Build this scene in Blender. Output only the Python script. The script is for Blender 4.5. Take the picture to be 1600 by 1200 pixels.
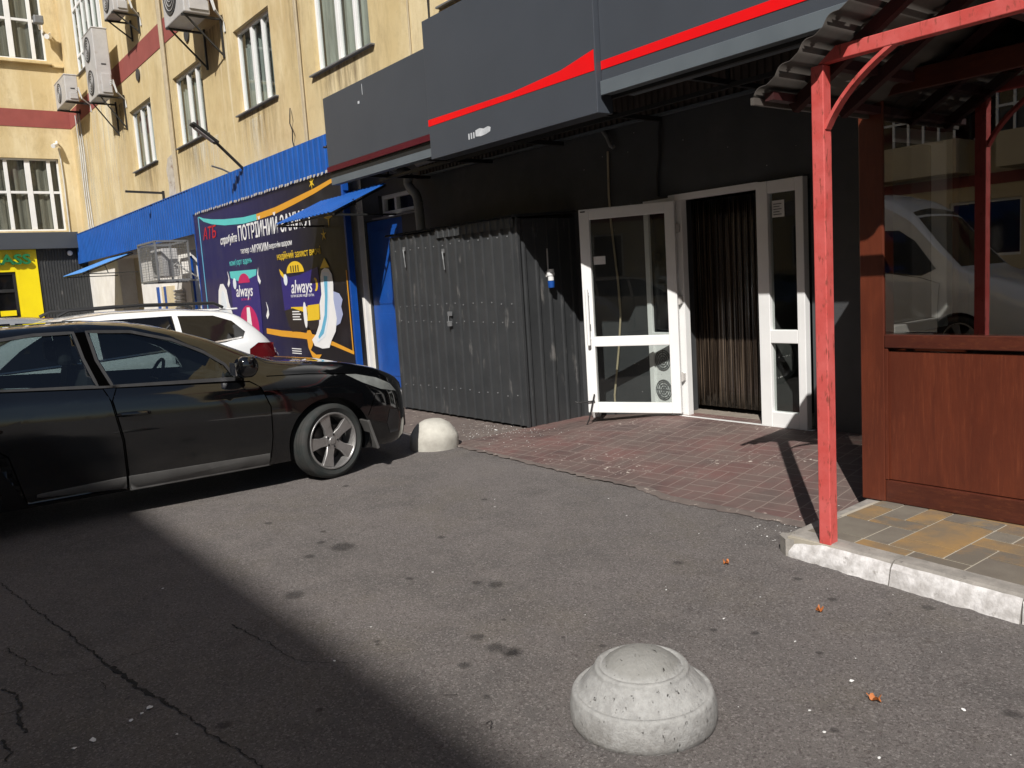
import bpy, bmesh, math, random
from mathutils import Vector, Matrix
from mathutils.bvhtree import BVHTree
random.seed(7)
PI = math.pi
for o in list(bpy.data.objects): bpy.data.objects.remove(o)
scene = bpy.context.scene
COL = scene.collection

# ------------------------------------------------------------------ camera
F_PX, YAW, PITCH, ROLL, EYE = 1311.65, -0.91916135, 0.12398938, -0.0638227, 1.6
cy, sy = math.cos(YAW), math.sin(YAW)
fw = Vector((sy*math.cos(PITCH), cy*math.cos(PITCH), -math.sin(PITCH)))
rt = Vector((cy, -sy, 0)); up = rt.cross(fw)
r2 = rt*math.cos(ROLL) + up*math.sin(ROLL); u2 = r2.cross(fw)
cam = bpy.data.objects.new('camera', bpy.data.cameras.new('camera'))
COL.objects.link(cam); scene.camera = cam
cam.matrix_world = Matrix(((r2.x, u2.x, -fw.x, 0), (r2.y, u2.y, -fw.y, 0), (r2.z, u2.z, -fw.z, EYE), (0, 0, 0, 1)))
cam.data.sensor_width = 36; cam.data.sensor_fit = 'HORIZONTAL'
cam.data.lens = F_PX/1600*36; cam.data.clip_end = 500; cam.data.clip_start = .05

# ------------------------------------------------------------------ light
AZ, EL = math.radians(129.7), math.radians(42.3)
ldir = Vector((math.cos(AZ)*math.cos(EL), math.sin(AZ)*math.cos(EL), -math.sin(EL)))
w = bpy.data.worlds.new("World"); scene.world = w; w.use_nodes = True
nt = w.node_tree; bg = nt.nodes['Background']
sky = nt.nodes.new('ShaderNodeTexSky'); sky.sky_type = 'NISHITA'; sky.sun_disc = False
sky.sun_elevation = EL; sky.sun_rotation = math.atan2(-ldir.x, -ldir.y)
nt.links.new(sky.outputs[0], bg.inputs[0]); bg.inputs[1].default_value = .055
sun = bpy.data.objects.new('sun', bpy.data.lights.new('sun', 'SUN')); COL.objects.link(sun)
sun.data.energy = 4.2; sun.data.angle = math.radians(.42); sun.data.color = (1, .965, .915)
sun.rotation_euler = ldir.to_track_quat('-Z', 'Y').to_euler()
scene.view_settings.view_transform = 'Standard'; scene.view_settings.look = 'None'
scene.view_settings.gamma = 1; scene.view_settings.exposure = .42

# ------------------------------------------------------------------ materials
def srgb(r, g, b):
    f = lambda c: (c/255/12.92) if c/255 <= .04045 else ((c/255+.055)/1.055)**2.4
    return (f(r), f(g), f(b), 1)
def c4(c): return tuple(c) + (1,) if len(c) == 3 else tuple(c)
class NT:
    def __init__(s, name):
        s.m = bpy.data.materials.new(name); s.m.use_nodes = True; s.t = s.m.node_tree
        s.b = s.t.nodes['Principled BSDF']; s.out = s.t.nodes['Material Output']
        s.co = s.n('ShaderNodeTexCoord').outputs['Object']
    def n(s, t, **k):
        x = s.t.nodes.new(t)
        for a, v in k.items(): setattr(x, a, v)
        return x
    def l(s, a, b): s.t.links.new(a, b)
    def val(s, sock, v):
        if hasattr(v, 'is_output'): s.l(v, sock)
        else: sock.default_value = v
    def math(s, op, a, b=0, c=None, clamp=False):
        x = s.n('ShaderNodeMath', operation=op, use_clamp=clamp)
        s.val(x.inputs[0], a); s.val(x.inputs[1], b)
        if c is not None: s.val(x.inputs[2], c)
        return x.outputs[0]
    def mapping(s, scale=(1, 1, 1), rot=(0, 0, 0), loc=(0, 0, 0)):
        x = s.n('ShaderNodeMapping'); s.l(s.co, x.inputs[0])
        x.inputs['Scale'].default_value = scale; x.inputs['Rotation'].default_value = rot; x.inputs['Location'].default_value = loc
        return x.outputs[0]
    def noise(s, scale, detail=5, rough=.55, st=(1, 1, 1), dist=0, vec=None, loc=(0, 0, 0)):
        x = s.n('ShaderNodeTexNoise'); s.l(vec or s.mapping(st, loc=loc), x.inputs['Vector'])
        x.inputs['Scale'].default_value = scale; x.inputs['Detail'].default_value = detail
        x.inputs['Roughness'].default_value = rough; x.inputs['Distortion'].default_value = dist
        return x.outputs['Fac']
    def ramp(s, f, a, b, ca=(0, 0, 0, 1), cb=(1, 1, 1, 1)):
        x = s.n('ShaderNodeValToRGB'); s.l(f, x.inputs[0]); e = x.color_ramp.elements
        e[0].position = a; e[1].position = b; e[0].color = c4(ca); e[1].color = c4(cb)
        return x.outputs[0]
    def mix(s, f, a, b, mode='MIX'):
        x = s.n('ShaderNodeMix', data_type='RGBA', blend_type=mode)
        s.val(x.inputs[0], f); s.val(x.inputs[6], c4(a) if isinstance(a, tuple) else a); s.val(x.inputs[7], c4(b) if isinstance(b, tuple) else b)
        return x.outputs[2]
    def bump(s, h, strength=.3, dist=.01):
        x = s.n('ShaderNodeBump'); s.l(h, x.inputs['Height']); x.inputs['Strength'].default_value = strength
        x.inputs['Distance'].default_value = dist; s.l(x.outputs[0], s.b.inputs['Normal'])
    def fin(s, col=None, rough=None, metal=0, spec=.5, coat=0):
        if col is not None: s.val(s.b.inputs['Base Color'], c4(col) if isinstance(col, tuple) else col)
        if rough is not None: s.val(s.b.inputs['Roughness'], rough)
        s.b.inputs['Metallic'].default_value = metal; s.b.inputs['Specular IOR Level'].default_value = spec
        if coat: s.b.inputs['Coat Weight'].default_value = coat; s.b.inputs['Coat Roughness'].default_value = .03
        return s.m
def simple(name, a, b=None, scale=6, lo=.35, hi=.7, rough=.6, rvar=.15, bump=.1, bs=60, bd=.002, metal=0, spec=.5, coat=0, st=(1, 1, 1), dirt=None, dlo=.6, dhi=.75, ds=3, dst=(1, 1, 1)):
    """two tones mixed by noise, fine bump, optional dirt patches"""
    k = NT(name); b = b or tuple(x*.8 for x in a[:3])
    f = k.ramp(k.noise(scale, 6, .6, st), lo, hi)
    col = k.mix(f, a, b)
    if dirt: col = k.mix(k.ramp(k.noise(ds, 8, .65, dst, loc=(3.1, 1.7, 5.3)), dlo, dhi), col, dirt)
    r = k.math('MULTIPLY_ADD', k.noise(scale*2.3, 4), rvar*2, rough-rvar)
    if bump: k.bump(k.noise(bs, 4, .6), bump, bd)
    return k.fin(col, r, metal, spec, coat)
def glass(name, tint=(.7, .72, .7), ior=1.5, rough=0.0):
    k = NT(name); k.t.nodes.remove(k.b)
    fr = k.n('ShaderNodeFresnel'); bf = k.n('ShaderNodeNewGeometry').outputs['Backfacing']
    k.l(k.math('ADD', ior, k.math('MULTIPLY', bf, 1/ior-ior)), fr.inputs[0])   # thin pane: the same from both sides
    tr = k.n('ShaderNodeBsdfTransparent'); tr.inputs[0].default_value = c4(tint)
    gl = k.n('ShaderNodeBsdfGlossy'); gl.inputs['Roughness'].default_value = rough
    mx = k.n('ShaderNodeMixShader'); k.l(fr.outputs[0], mx.inputs[0]); k.l(tr.outputs[0], mx.inputs[1]); k.l(gl.outputs[0], mx.inputs[2])
    k.l(mx.outputs[0], k.out.inputs[0]); return k.m

def m_asphalt():
    k = NT('asphalt_surface')
    g = k.noise(260, 4, .8); g2 = k.noise(85, 5, .8); big = k.noise(.7, 7, .65, dist=.8); mid = k.noise(4, 8, .7)
    base = k.mix(k.ramp(big, .35, .65), (.192, .170, .160), (.138, .125, .118))
    base = k.mix(k.ramp(mid, .45, .70), base, (.212, .188, .175))
    base = k.mix(k.math('MULTIPLY', k.ramp(k.noise(1.3, 7, .7, loc=(4, 9, 1)), .52, .66), .7), base, (.178, .156, .132))
    base = k.mix(k.math('MULTIPLY', k.ramp(k.noise(2.3, 8, .75, loc=(1, 6, 2)), .56, .66), .5), base, (.105, .095, .090))
    base = k.mix(k.ramp(k.noise(11, 6, .7, loc=(7, 2, 0)), .65, .71), base, (.075, .069, .066))
    v = k.n('ShaderNodeTexVoronoi'); v.inputs['Scale'].default_value = 130; k.l(k.co, v.inputs['Vector'])
    s1 = k.n('ShaderNodeSeparateColor'); k.l(v.outputs['Color'], s1.inputs[0])
    base = k.mix(k.math('MULTIPLY', k.ramp(s1.outputs[0], .78, .90), .55), base, (.36, .33, .31))
    base = k.mix(k.math('MULTIPLY', k.ramp(s1.outputs[1], .80, .92), .55), base, (.06, .042, .040))
    base = k.mix(k.ramp(g, .34, .52, (1, 1, 1, 1), (0, 0, 0, 1)), base, (.045, .042, .040))
    base = k.mix(k.math('MULTIPLY', k.ramp(g2, .36, .52, (1, 1, 1, 1), (0, 0, 0, 1)), .55), base, (.065, .060, .057))
    h = k.math('ADD', k.math('MULTIPLY', g, .6), k.math('MULTIPLY', g2, .9)); k.bump(h, .8, .010)
    return k.fin(base, k.math('MULTIPLY_ADD', mid, .2, .68), spec=.35)
def m_tiles():
    k = NT('red_basket_tiles'); S = .235
    sp = k.n('ShaderNodeSeparateXYZ'); k.l(k.mapping((1/S, 1/S, 1), rot=(0, 0, math.radians(-6))), sp.inputs[0]); x, y = sp.outputs[0], sp.outputs[1]
    fx, fy = k.math('FLOOR', x), k.math('FLOOR', y)
    par = k.math('PINGPONG', k.math('ADD', fx, fy), 1)
    u, v = k.math('FRACT', x), k.math('FRACT', y)
    u2_, v2_ = k.math('FRACT', k.math('MULTIPLY', u, 2)), k.math('FRACT', k.math('MULTIPLY', v, 2))
    def edge(t, sc): return k.math('MULTIPLY', k.math('MINIMUM', t, k.math('SUBTRACT', 1, t)), sc)
    dA = k.math('MINIMUM', edge(u2_, .5), edge(v, 1)); dB = k.math('MINIMUM', edge(u, 1), edge(v2_, .5))
    mixd = k.math('ADD', k.math('MULTIPLY', dA, par), k.math('MULTIPLY', dB, k.math('SUBTRACT', 1, par)))
    joint = k.ramp(mixd, .012, .03, (1, 1, 1, 1), (0, 0, 0, 1))
    # per brick tint
    bx = k.math('ADD', fx, k.math('MULTIPLY', k.math('MULTIPLY', k.math('FLOOR', k.math('MULTIPLY', u, 2)), .5), par))
    by = k.math('ADD', fy, k.math('MULTIPLY', k.math('MULTIPLY', k.math('FLOOR', k.math('MULTIPLY', v, 2)), .5), k.math('SUBTRACT', 1, par)))
    cmb = k.n('ShaderNodeCombineXYZ'); k.l(bx, cmb.inputs[0]); k.l(by, cmb.inputs[1])
    wn = k.n('ShaderNodeTexWhiteNoise'); k.l(cmb.outputs[0], wn.inputs['Vector'])
    col = k.mix(wn.outputs[0], (.125, .082, .074), (.092, .062, .058))
    col = k.mix(k.ramp(k.noise(1.3, 5, .6, loc=(2, 0, 0)), .45, .68), col, (.175, .088, .080))
    col = k.mix(k.math('MULTIPLY', k.ramp(k.noise(2.2, 8, .7), .42, .66), .8), col, (.150, .118, .104))
    col = k.mix(k.math('MULTIPLY', joint, .6), col, (.27, .215, .185))
    ch = k.math('MULTIPLY', k.ramp(k.noise(22, 6, .7), .60, .67), k.ramp(k.noise(1.8, 3, loc=(1.2, 3.3, 0)), .53, .62))
    col = k.mix(ch, col, (.62, .55, .48))
    k.bump(k.math('ADD', k.math('MULTIPLY', joint, -1), k.math('MULTIPLY', k.noise(120, 3), .25)), .5, .004)
    return k.fin(col, .7, spec=.35)
def m_beige():
    k = NT('beige_stucco')
    a = k.mix(k.ramp(k.noise(.8, 6, .6), .3, .7), (.56, .435, .225), (.64, .52, .30))
    st = k.ramp(k.noise(.55, 7, .68, (1.5, 1.5, .45)), .48, .70)
    a = k.mix(k.math('MULTIPLY', st, .75), a, (.80, .70, .47))
    d = k.ramp(k.noise(1.1, 9, .75, (2.2, 2.2, .6), loc=(5, 5, 0)), .54, .74)
    a = k.mix(k.math('MULTIPLY', d, .55), a, (.32, .235, .12))
    d2 = k.ramp(k.noise(.35, 6, .7, loc=(8, 1, 2)), .5, .75); a = k.mix(k.math('MULTIPLY', d2, .45), a, (.42, .27, .12))
    a = k.mix(k.math('MULTIPLY', k.ramp(k.noise(14, 5, .7), .6, .75), .35), a, (.25, .19, .12))
    mo = k.ramp(k.noise(3.5, 10, .8, (1, 1, .6), loc=(1, 4, 9)), .50, .68); a = k.mix(k.math('MULTIPLY', mo, .40), a, (.36, .27, .15))
    ws = k.ramp(k.noise(1.0, 5, .6, (4.5, 4.5, .22), loc=(9, 3, 1)), .60, .72); a = k.mix(k.math('MULTIPLY', ws, .55), a, (.78, .72, .55))
    k.bump(k.math('ADD', k.noise(70, 4, .7), k.noise(6, 6, .7)), .4, .01)
    return k.fin(a, .9, spec=.2)
def m_wood(name, a, b, c, st=(14, 14, 1.0)):
    k = NT(name)
    g = k.noise(1.1, 8, .68, (st[0]*.45, st[1]*.45, st[2]), dist=.9); g2 = k.noise(4, 7, .75, (st[0]*1.6, st[1]*1.6, st[2]*1.2))
    col = k.mix(k.ramp(g, .35, .65), a, b); col = k.mix(k.ramp(g2, .52, .72), col, c)
    col = k.mix(k.ramp(k.noise(2.2, 4, .6, (1.6, 1.6, .7)), .5, .7), col, b)
    k.bump(g2, .06, .001)
    return k.fin(col, k.math('MULTIPLY_ADD', g2, .15, .27), spec=.45)
def m_print():
    k = NT('printed_vinyl'); sp = k.n('ShaderNodeSeparateXYZ'); k.l(k.co, sp.inputs[0])
    f = k.math('MULTIPLY_ADD', sp.outputs[0], 1/7.0, .45)
    col = k.ramp(f, .30, .80, (.010, .010, .085, 1), (.008, .008, .012, 1))
    col = k.mix(k.math('MULTIPLY', k.ramp(k.noise(2, 5), .5, .8), .15), col, (.1, .1, .12))
    k.bump(k.noise(1.4, 3, .5, (1, 1, .4)), .25, .05)
    return k.fin(col, .38, spec=.4)

A = {}
A['asphalt'] = m_asphalt(); A['tiles'] = m_tiles(); A['beige'] = m_beige(); A['print'] = m_print()
A['apron'] = simple('dirty_concrete_apron', (.15, .12, .105), (.10, .078, .070), 3, dirt=(.35, .30, .26), dlo=.60, dhi=.66, ds=14, bump=.5, bs=120, bd=.005, rough=.85)
A['seam'] = simple('panel_gap', (.001, .001, .001), rough=1, bump=0, spec=0)
A['crack'] = simple('crack_dark', (.02, .019, .018), rough=.95)
k = NT('concrete_cast'); sp = k.n('ShaderNodeSeparateXYZ'); k.l(k.co, sp.inputs[0])
col = k.mix(k.ramp(k.noise(6, 8, .75), .35, .65), (.35, .345, .33), (.25, .245, .235))
col = k.mix(k.math('MULTIPLY', k.ramp(k.noise(26, 6, .8), .42, .62), .5), col, (.46, .455, .44))
col = k.mix(k.math('MULTIPLY', k.ramp(sp.outputs[2], .195, .215), .6), col, (.20, .195, .175))
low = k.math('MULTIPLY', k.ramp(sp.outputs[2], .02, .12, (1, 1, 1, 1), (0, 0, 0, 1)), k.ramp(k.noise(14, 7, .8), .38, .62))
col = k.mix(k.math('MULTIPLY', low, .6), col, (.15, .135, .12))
pit = k.ramp(k.noise(48, 5, .75, (1, 1, .55)), .63, .67); col = k.mix(pit, col, (.05, .045, .04))
scr = k.ramp(k.noise(9, 9, .85, (1, 1, 3.5), dist=1.5), .655, .675); col = k.mix(k.math('MULTIPLY', scr, .8), col, (.04, .037, .034))
k.bump(k.math('ADD', k.math('ADD', k.noise(60, 6, .75), k.noise(12, 4, .6)), k.math('MULTIPLY', k.math('ADD', pit, scr), -1.2)), .8, .008)
A['concrete'] = k.fin(col, .62, spec=.3)
A['concrete_far'] = simple('concrete_pale', (.52, .50, .44), (.34, .32, .28), 7, .3, .7, rough=.85, bump=.5, bs=45, bd=.006, dirt=(.2, .18, .15), dlo=.62, dhi=.74, ds=9)
A['whitewash'] = simple('whitewashed_concrete', (.66, .64, .63), (.42, .40, .385), 16, .38, .62, rough=.9, bump=.6, bs=60, bd=.006, dirt=(.24, .22, .20), dlo=.62, dhi=.72, ds=14)
A['kerbtop'] = simple('kerb_concrete', (.31, .285, .255), (.21, .195, .175), 10, .35, .65, rough=.9, bump=.6, bs=80, bd=.005, dirt=(.10, .09, .08), dlo=.62, dhi=.72, ds=16)
A['paver_y'] = simple('paver_yellow', (.27, .165, .065), (.165, .125, .08), 5, .36, .64, rough=.85, bump=.4, bs=140, bd=.003, dirt=(.13, .105, .085), dlo=.5, dhi=.68, ds=3)
A['paver_g'] = simple('paver_grey', (.165, .145, .115), (.125, .105, .085), 4, .36, .66, rough=.85, bump=.4, bs=140, bd=.003, dirt=(.26, .17, .07), dlo=.60, dhi=.74, ds=2.4)
A['paver_o'] = simple('paver_ochre', (.235, .145, .065), (.13, .11, .085), 3.2, .42, .58, rough=.85, bump=.4, bs=140, bd=.003)
A['bandred'] = simple('painted_band_red', (.30, .075, .062), (.25, .062, .052), 2, rough=.85, bump=.3, bs=70, bd=.005)
A['whitewall'] = simple('white_painted_wall', (.80, .78, .74), (.66, .63, .58), 2, rough=.85, bump=.3, bs=60, bd=.004, dirt=(.45, .36, .26), dlo=.62, dhi=.8, ds=2.4, dst=(2, 2, .5))
A['cream'] = simple('cream_wall', (.62, .52, .33), (.5, .42, .28), 3, rough=.85)
A['blackwall'] = simple('black_painted_wall', (.058, .060, .063), (.042, .044, .047), 2.5, rough=.62, rvar=.1, bump=.35, bs=50, bd=.004, dirt=(.075, .075, .075), dlo=.60, dhi=.75, ds=2)
A['blackmetal'] = simple('dark_corrugated_sheet', (.042, .044, .046), (.031, .033, .035), 3, rough=.48, rvar=.12, bump=.08, bs=20, metal=0, spec=.45, dirt=(.13, .125, .12), dlo=.60, dhi=.72, ds=5, dst=(2, 2, .5))
A['blackframe'] = simple('black_steel', (.02, .02, .02), rough=.5)
A['underside'] = simple('dirty_soffit_sheet', (.085, .066, .055), (.05, .04, .034), 5, rough=.7, st=(1, 1, 1))
A['bluemetal'] = simple('blue_corrugated_sheet', (.008, .092, .37), (.006, .070, .29), 2, rough=.42, rvar=.1, bump=.05, bs=20, dirt=(.06, .16, .42), dlo=.62, dhi=.8, ds=3, dst=(3, 3, .6))
A['bluedoor'] = simple('blue_door_paint', (.008, .075, .34), (.006, .055, .26), 3, rough=.4)
A['bluelight'] = simple('faded_blue_awning', (.07, .26, .60), (.05, .20, .50), 3, rough=.45)
A['signgrey'] = simple('sign_composite_grey', (.058, .066, .080), (.052, .059, .071), 1.2, rough=.40, rvar=.06, bump=.03, bs=8, bd=.01)
A['lip'] = simple('grey_blue_flashing', (.115, .135, .150), (.095, .112, .126), 2, rough=.42, bump=.03, bs=10)
A['signred'] = simple('red_stripe', (.80, .004, .006), (.72, .004, .008), 2, rough=.4, rvar=.05, bump=0)
A['maroon'] = simple('maroon_trim', (.085, .006, .014), (.07, .005, .012), 2, rough=.4, bump=0)
A['smear'] = simple('pale_smear', (.6, .62, .64), (.4, .42, .44), 12, rough=.6, bump=0)
A['pvc'] = simple('white_pvc', (.80, .80, .79), (.74, .74, .73), 3, rough=.38, rvar=.08, bump=.02, dirt=(.5, .45, .38), dlo=.70, dhi=.85, ds=5)
A['pvcgrey'] = simple('aged_pvc', (.50, .48, .46), (.42, .40, .38), 3, rough=.5, bump=.05)
A['curtain'] = simple('window_blind', (.40, .42, .39), (.27, .29, .275), 3, .4, .6, rough=.9, st=(6, 6, .3), bump=0)
A['curtain_mid'] = simple('window_blind_mid', (.30, .33, .31), (.17, .19, .185), 2, .38, .6, rough=.9, st=(4, 4, .5), bump=0)
A['curtain_dark'] = simple('window_curtain_dark', (.20, .185, .155), (.11, .105, .09), 2, .4, .6, rough=.9, st=(6, 6, .3), bump=0)
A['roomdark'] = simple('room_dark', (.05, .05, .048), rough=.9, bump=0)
A['winglass'] = glass('window_glass', (.86, .90, .87), 1.6)
A['doorglass'] = glass('door_glass', (.90, .92, .91), 1.5)
A['kioskglass'] = glass('kiosk_glass', (.60, .60, .58), 3.8)
A['carglass'] = glass('car_glass', (.36, .42, .42), 1.7)
A['tintglass'] = simple('privacy_glass', (.005, .005, .006), rough=.05, rvar=.01, bump=0, spec=.45)
A['strip'] = None
k = NT('brown_pvc_strip'); g = k.noise(3.2, 6, .75, (34, 34, .22))
k.fin(k.mix(k.ramp(g, .50, .72), (.016, .011, .008), (.20, .15, .105)), .22, spec=.7); k.b.inputs['Transmission Weight'].default_value = .0; A['strip'] = k.m
A['wood'] = m_wood('mahogany_laminate', (.120, .028, .013), (.080, .019, .010), (.155, .040, .018))
A['woodtrim'] = m_wood('mahogany_trim', (.085, .022, .012), (.055, .014, .009), (.12, .035, .015), (3, 14, 14))
A['redpaint'] = simple('faded_red_paint', (.60, .115, .105), (.52, .070, .060), 7, .35, .65, rough=.55, rvar=.12, bump=.35, bs=40, bd=.003, dirt=(.24, .05, .035), dlo=.56, dhi=.66, ds=42, dst=(1, 1, .3))
A['darkred'] = simple('dark_red_rafter', (.05, .010, .010), (.03, .008, .008), rough=.6)
A['rooftile'] = simple('roof_sheet_underside', (.10, .088, .078), (.07, .062, .055), 4, rough=.5, bump=.05)
A['acwhite'] = simple('ac_casing', (.50, .49, .48), (.42, .41, .40), 3, rough=.45, bump=.03, dirt=(.35, .31, .26), dlo=.62, dhi=.8, ds=4)
A['sand'] = simple('joint_sand', (.40, .36, .29), rough=.95)
A['acdark'] = simple('ac_grille_dark', (.05, .05, .05), rough=.6)
A['galv'] = simple('grey_steel', (.22, .225, .23), (.16, .165, .17), 8, rough=.5, metal=.3)
A['greypipe'] = simple('grey_pvc_pipe', (.24, .24, .235), (.2, .2, .195), 5, rough=.45)
A['cable'] = simple('beige_conduit', (.45, .38, .26), (.36, .3, .2), 5, rough=.6)
A['whitecable'] = simple('white_cable', (.6, .6, .58), rough=.5)
A['blackplastic'] = simple('black_plastic', (.014, .014, .015), (.020, .020, .021), 8, rough=.5, bump=.1, bs=200)
A['yellow'] = simple('yellow_panel', (.85, .68, .004), (.78, .61, .004), 1.5, rough=.4, rvar=.05, bump=.02)
A['green'] = simple('green_letter', (.010, .16, .055), (.008, .12, .04), 3, rough=.4, bump=0)
A['carbon'] = simple('black_car_paint', (.0020, .0023, .0028), (.0028, .0031, .0036), 3, rough=.06, rvar=.03, bump=0, coat=.6, dirt=(.014, .013, .012), dlo=.58, dhi=.80, ds=4)
k = NT('dusty_black_paint'); sp = k.n('ShaderNodeSeparateXYZ'); k.l(k.co, sp.inputs[0])
du = k.math('MULTIPLY', k.ramp(sp.outputs[2], .27, .50, (1, 1, 1, 1), (0, 0, 0, 1)), k.ramp(k.noise(3, 6, .7, (2, 2, 3)), .25, .75))
k.fin(k.mix(k.math('MULTIPLY', du, .6), (.0022, .0025, .003), (.030, .028, .026)), k.math('MULTIPLY_ADD', du, .3, .07), spec=.5, coat=.5); A['blackpaint'] = k.m
A['whitepaint'] = simple('white_car_paint', (.78, .79, .80), (.74, .75, .76), 3, rough=.18, rvar=.04, bump=0, coat=.7)
A['silverpaint'] = simple('silver_car_paint', (.42, .43, .44), (.38, .39, .40), 3, rough=.22, metal=.5, bump=0, coat=.6)
A['beigepaint'] = simple('pale_car_paint', (.55, .50, .42), (.5, .46, .39), 3, rough=.2, bump=0, coat=.6)
A['redcar'] = simple('red_car_paint', (.35, .02, .03), rough=.2, bump=0, coat=.6)
A['trimgrey'] = simple('grey_sill_trim', (.085, .083, .080), (.06, .058, .056), 6, rough=.45, rvar=.1)
A['tyre'] = simple('tyre_rubber', (.016, .021, .020), (.034, .032, .030), 9, rough=.8, bump=.3, bs=90)
A['rim'] = simple('alloy_rim', (.44, .43, .42), (.34, .33, .32), 9, rough=.33, metal=.75, bump=.03, dirt=(.12, .10, .08), dlo=.6, dhi=.8, ds=14)
A['brake'] = simple('brake_disc', (.10, .09, .085), rough=.5, metal=.6)
A['chrome'] = simple('chrome', (.7, .7, .7), rough=.15, metal=1, bump=0)
A['lens'] = simple('headlight_lens', (.20, .21, .20), (.11, .115, .11), 7, rough=.12, bump=0, spec=.8)
A['redlens'] = simple('tail_lens', (.11, .004, .007), (.07, .003, .005), 5, rough=.12, bump=0, spec=.7)
A['interior'] = simple('car_interior', (.035, .035, .037), rough=.8)
A['leaf'] = simple('dry_leaf', (.45, .14, .03), (.30, .09, .02), 40, rough=.7)
A['litter'] = simple('litter_white', (.75, .74, .72), rough=.8, bump=0)
A['farbeige'] = simple('far_beige_wall', (.62, .52, .34), (.55, .46, .30), 1, rough=.9)
def ink(n, c): return simple('ink_'+n, c, tuple(x*.93 for x in c), 3, rough=.4, rvar=.03, bump=0)
for n, c in dict(white=(.80, .80, .80), teal=(.10, .55, .55), gold=(.70, .33, .03), yellow=(.78, .52, .03), red=(.52, .01, .02), purple=(.025, .018, .17), pink=(.50, .01, .12), blue=(.12, .42, .62), pale=(.72, .78, .84), dark=(.02, .016, .02), lav=(.35, .40, .6)).items(): A['ink_'+n] = ink(n, c)

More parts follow.
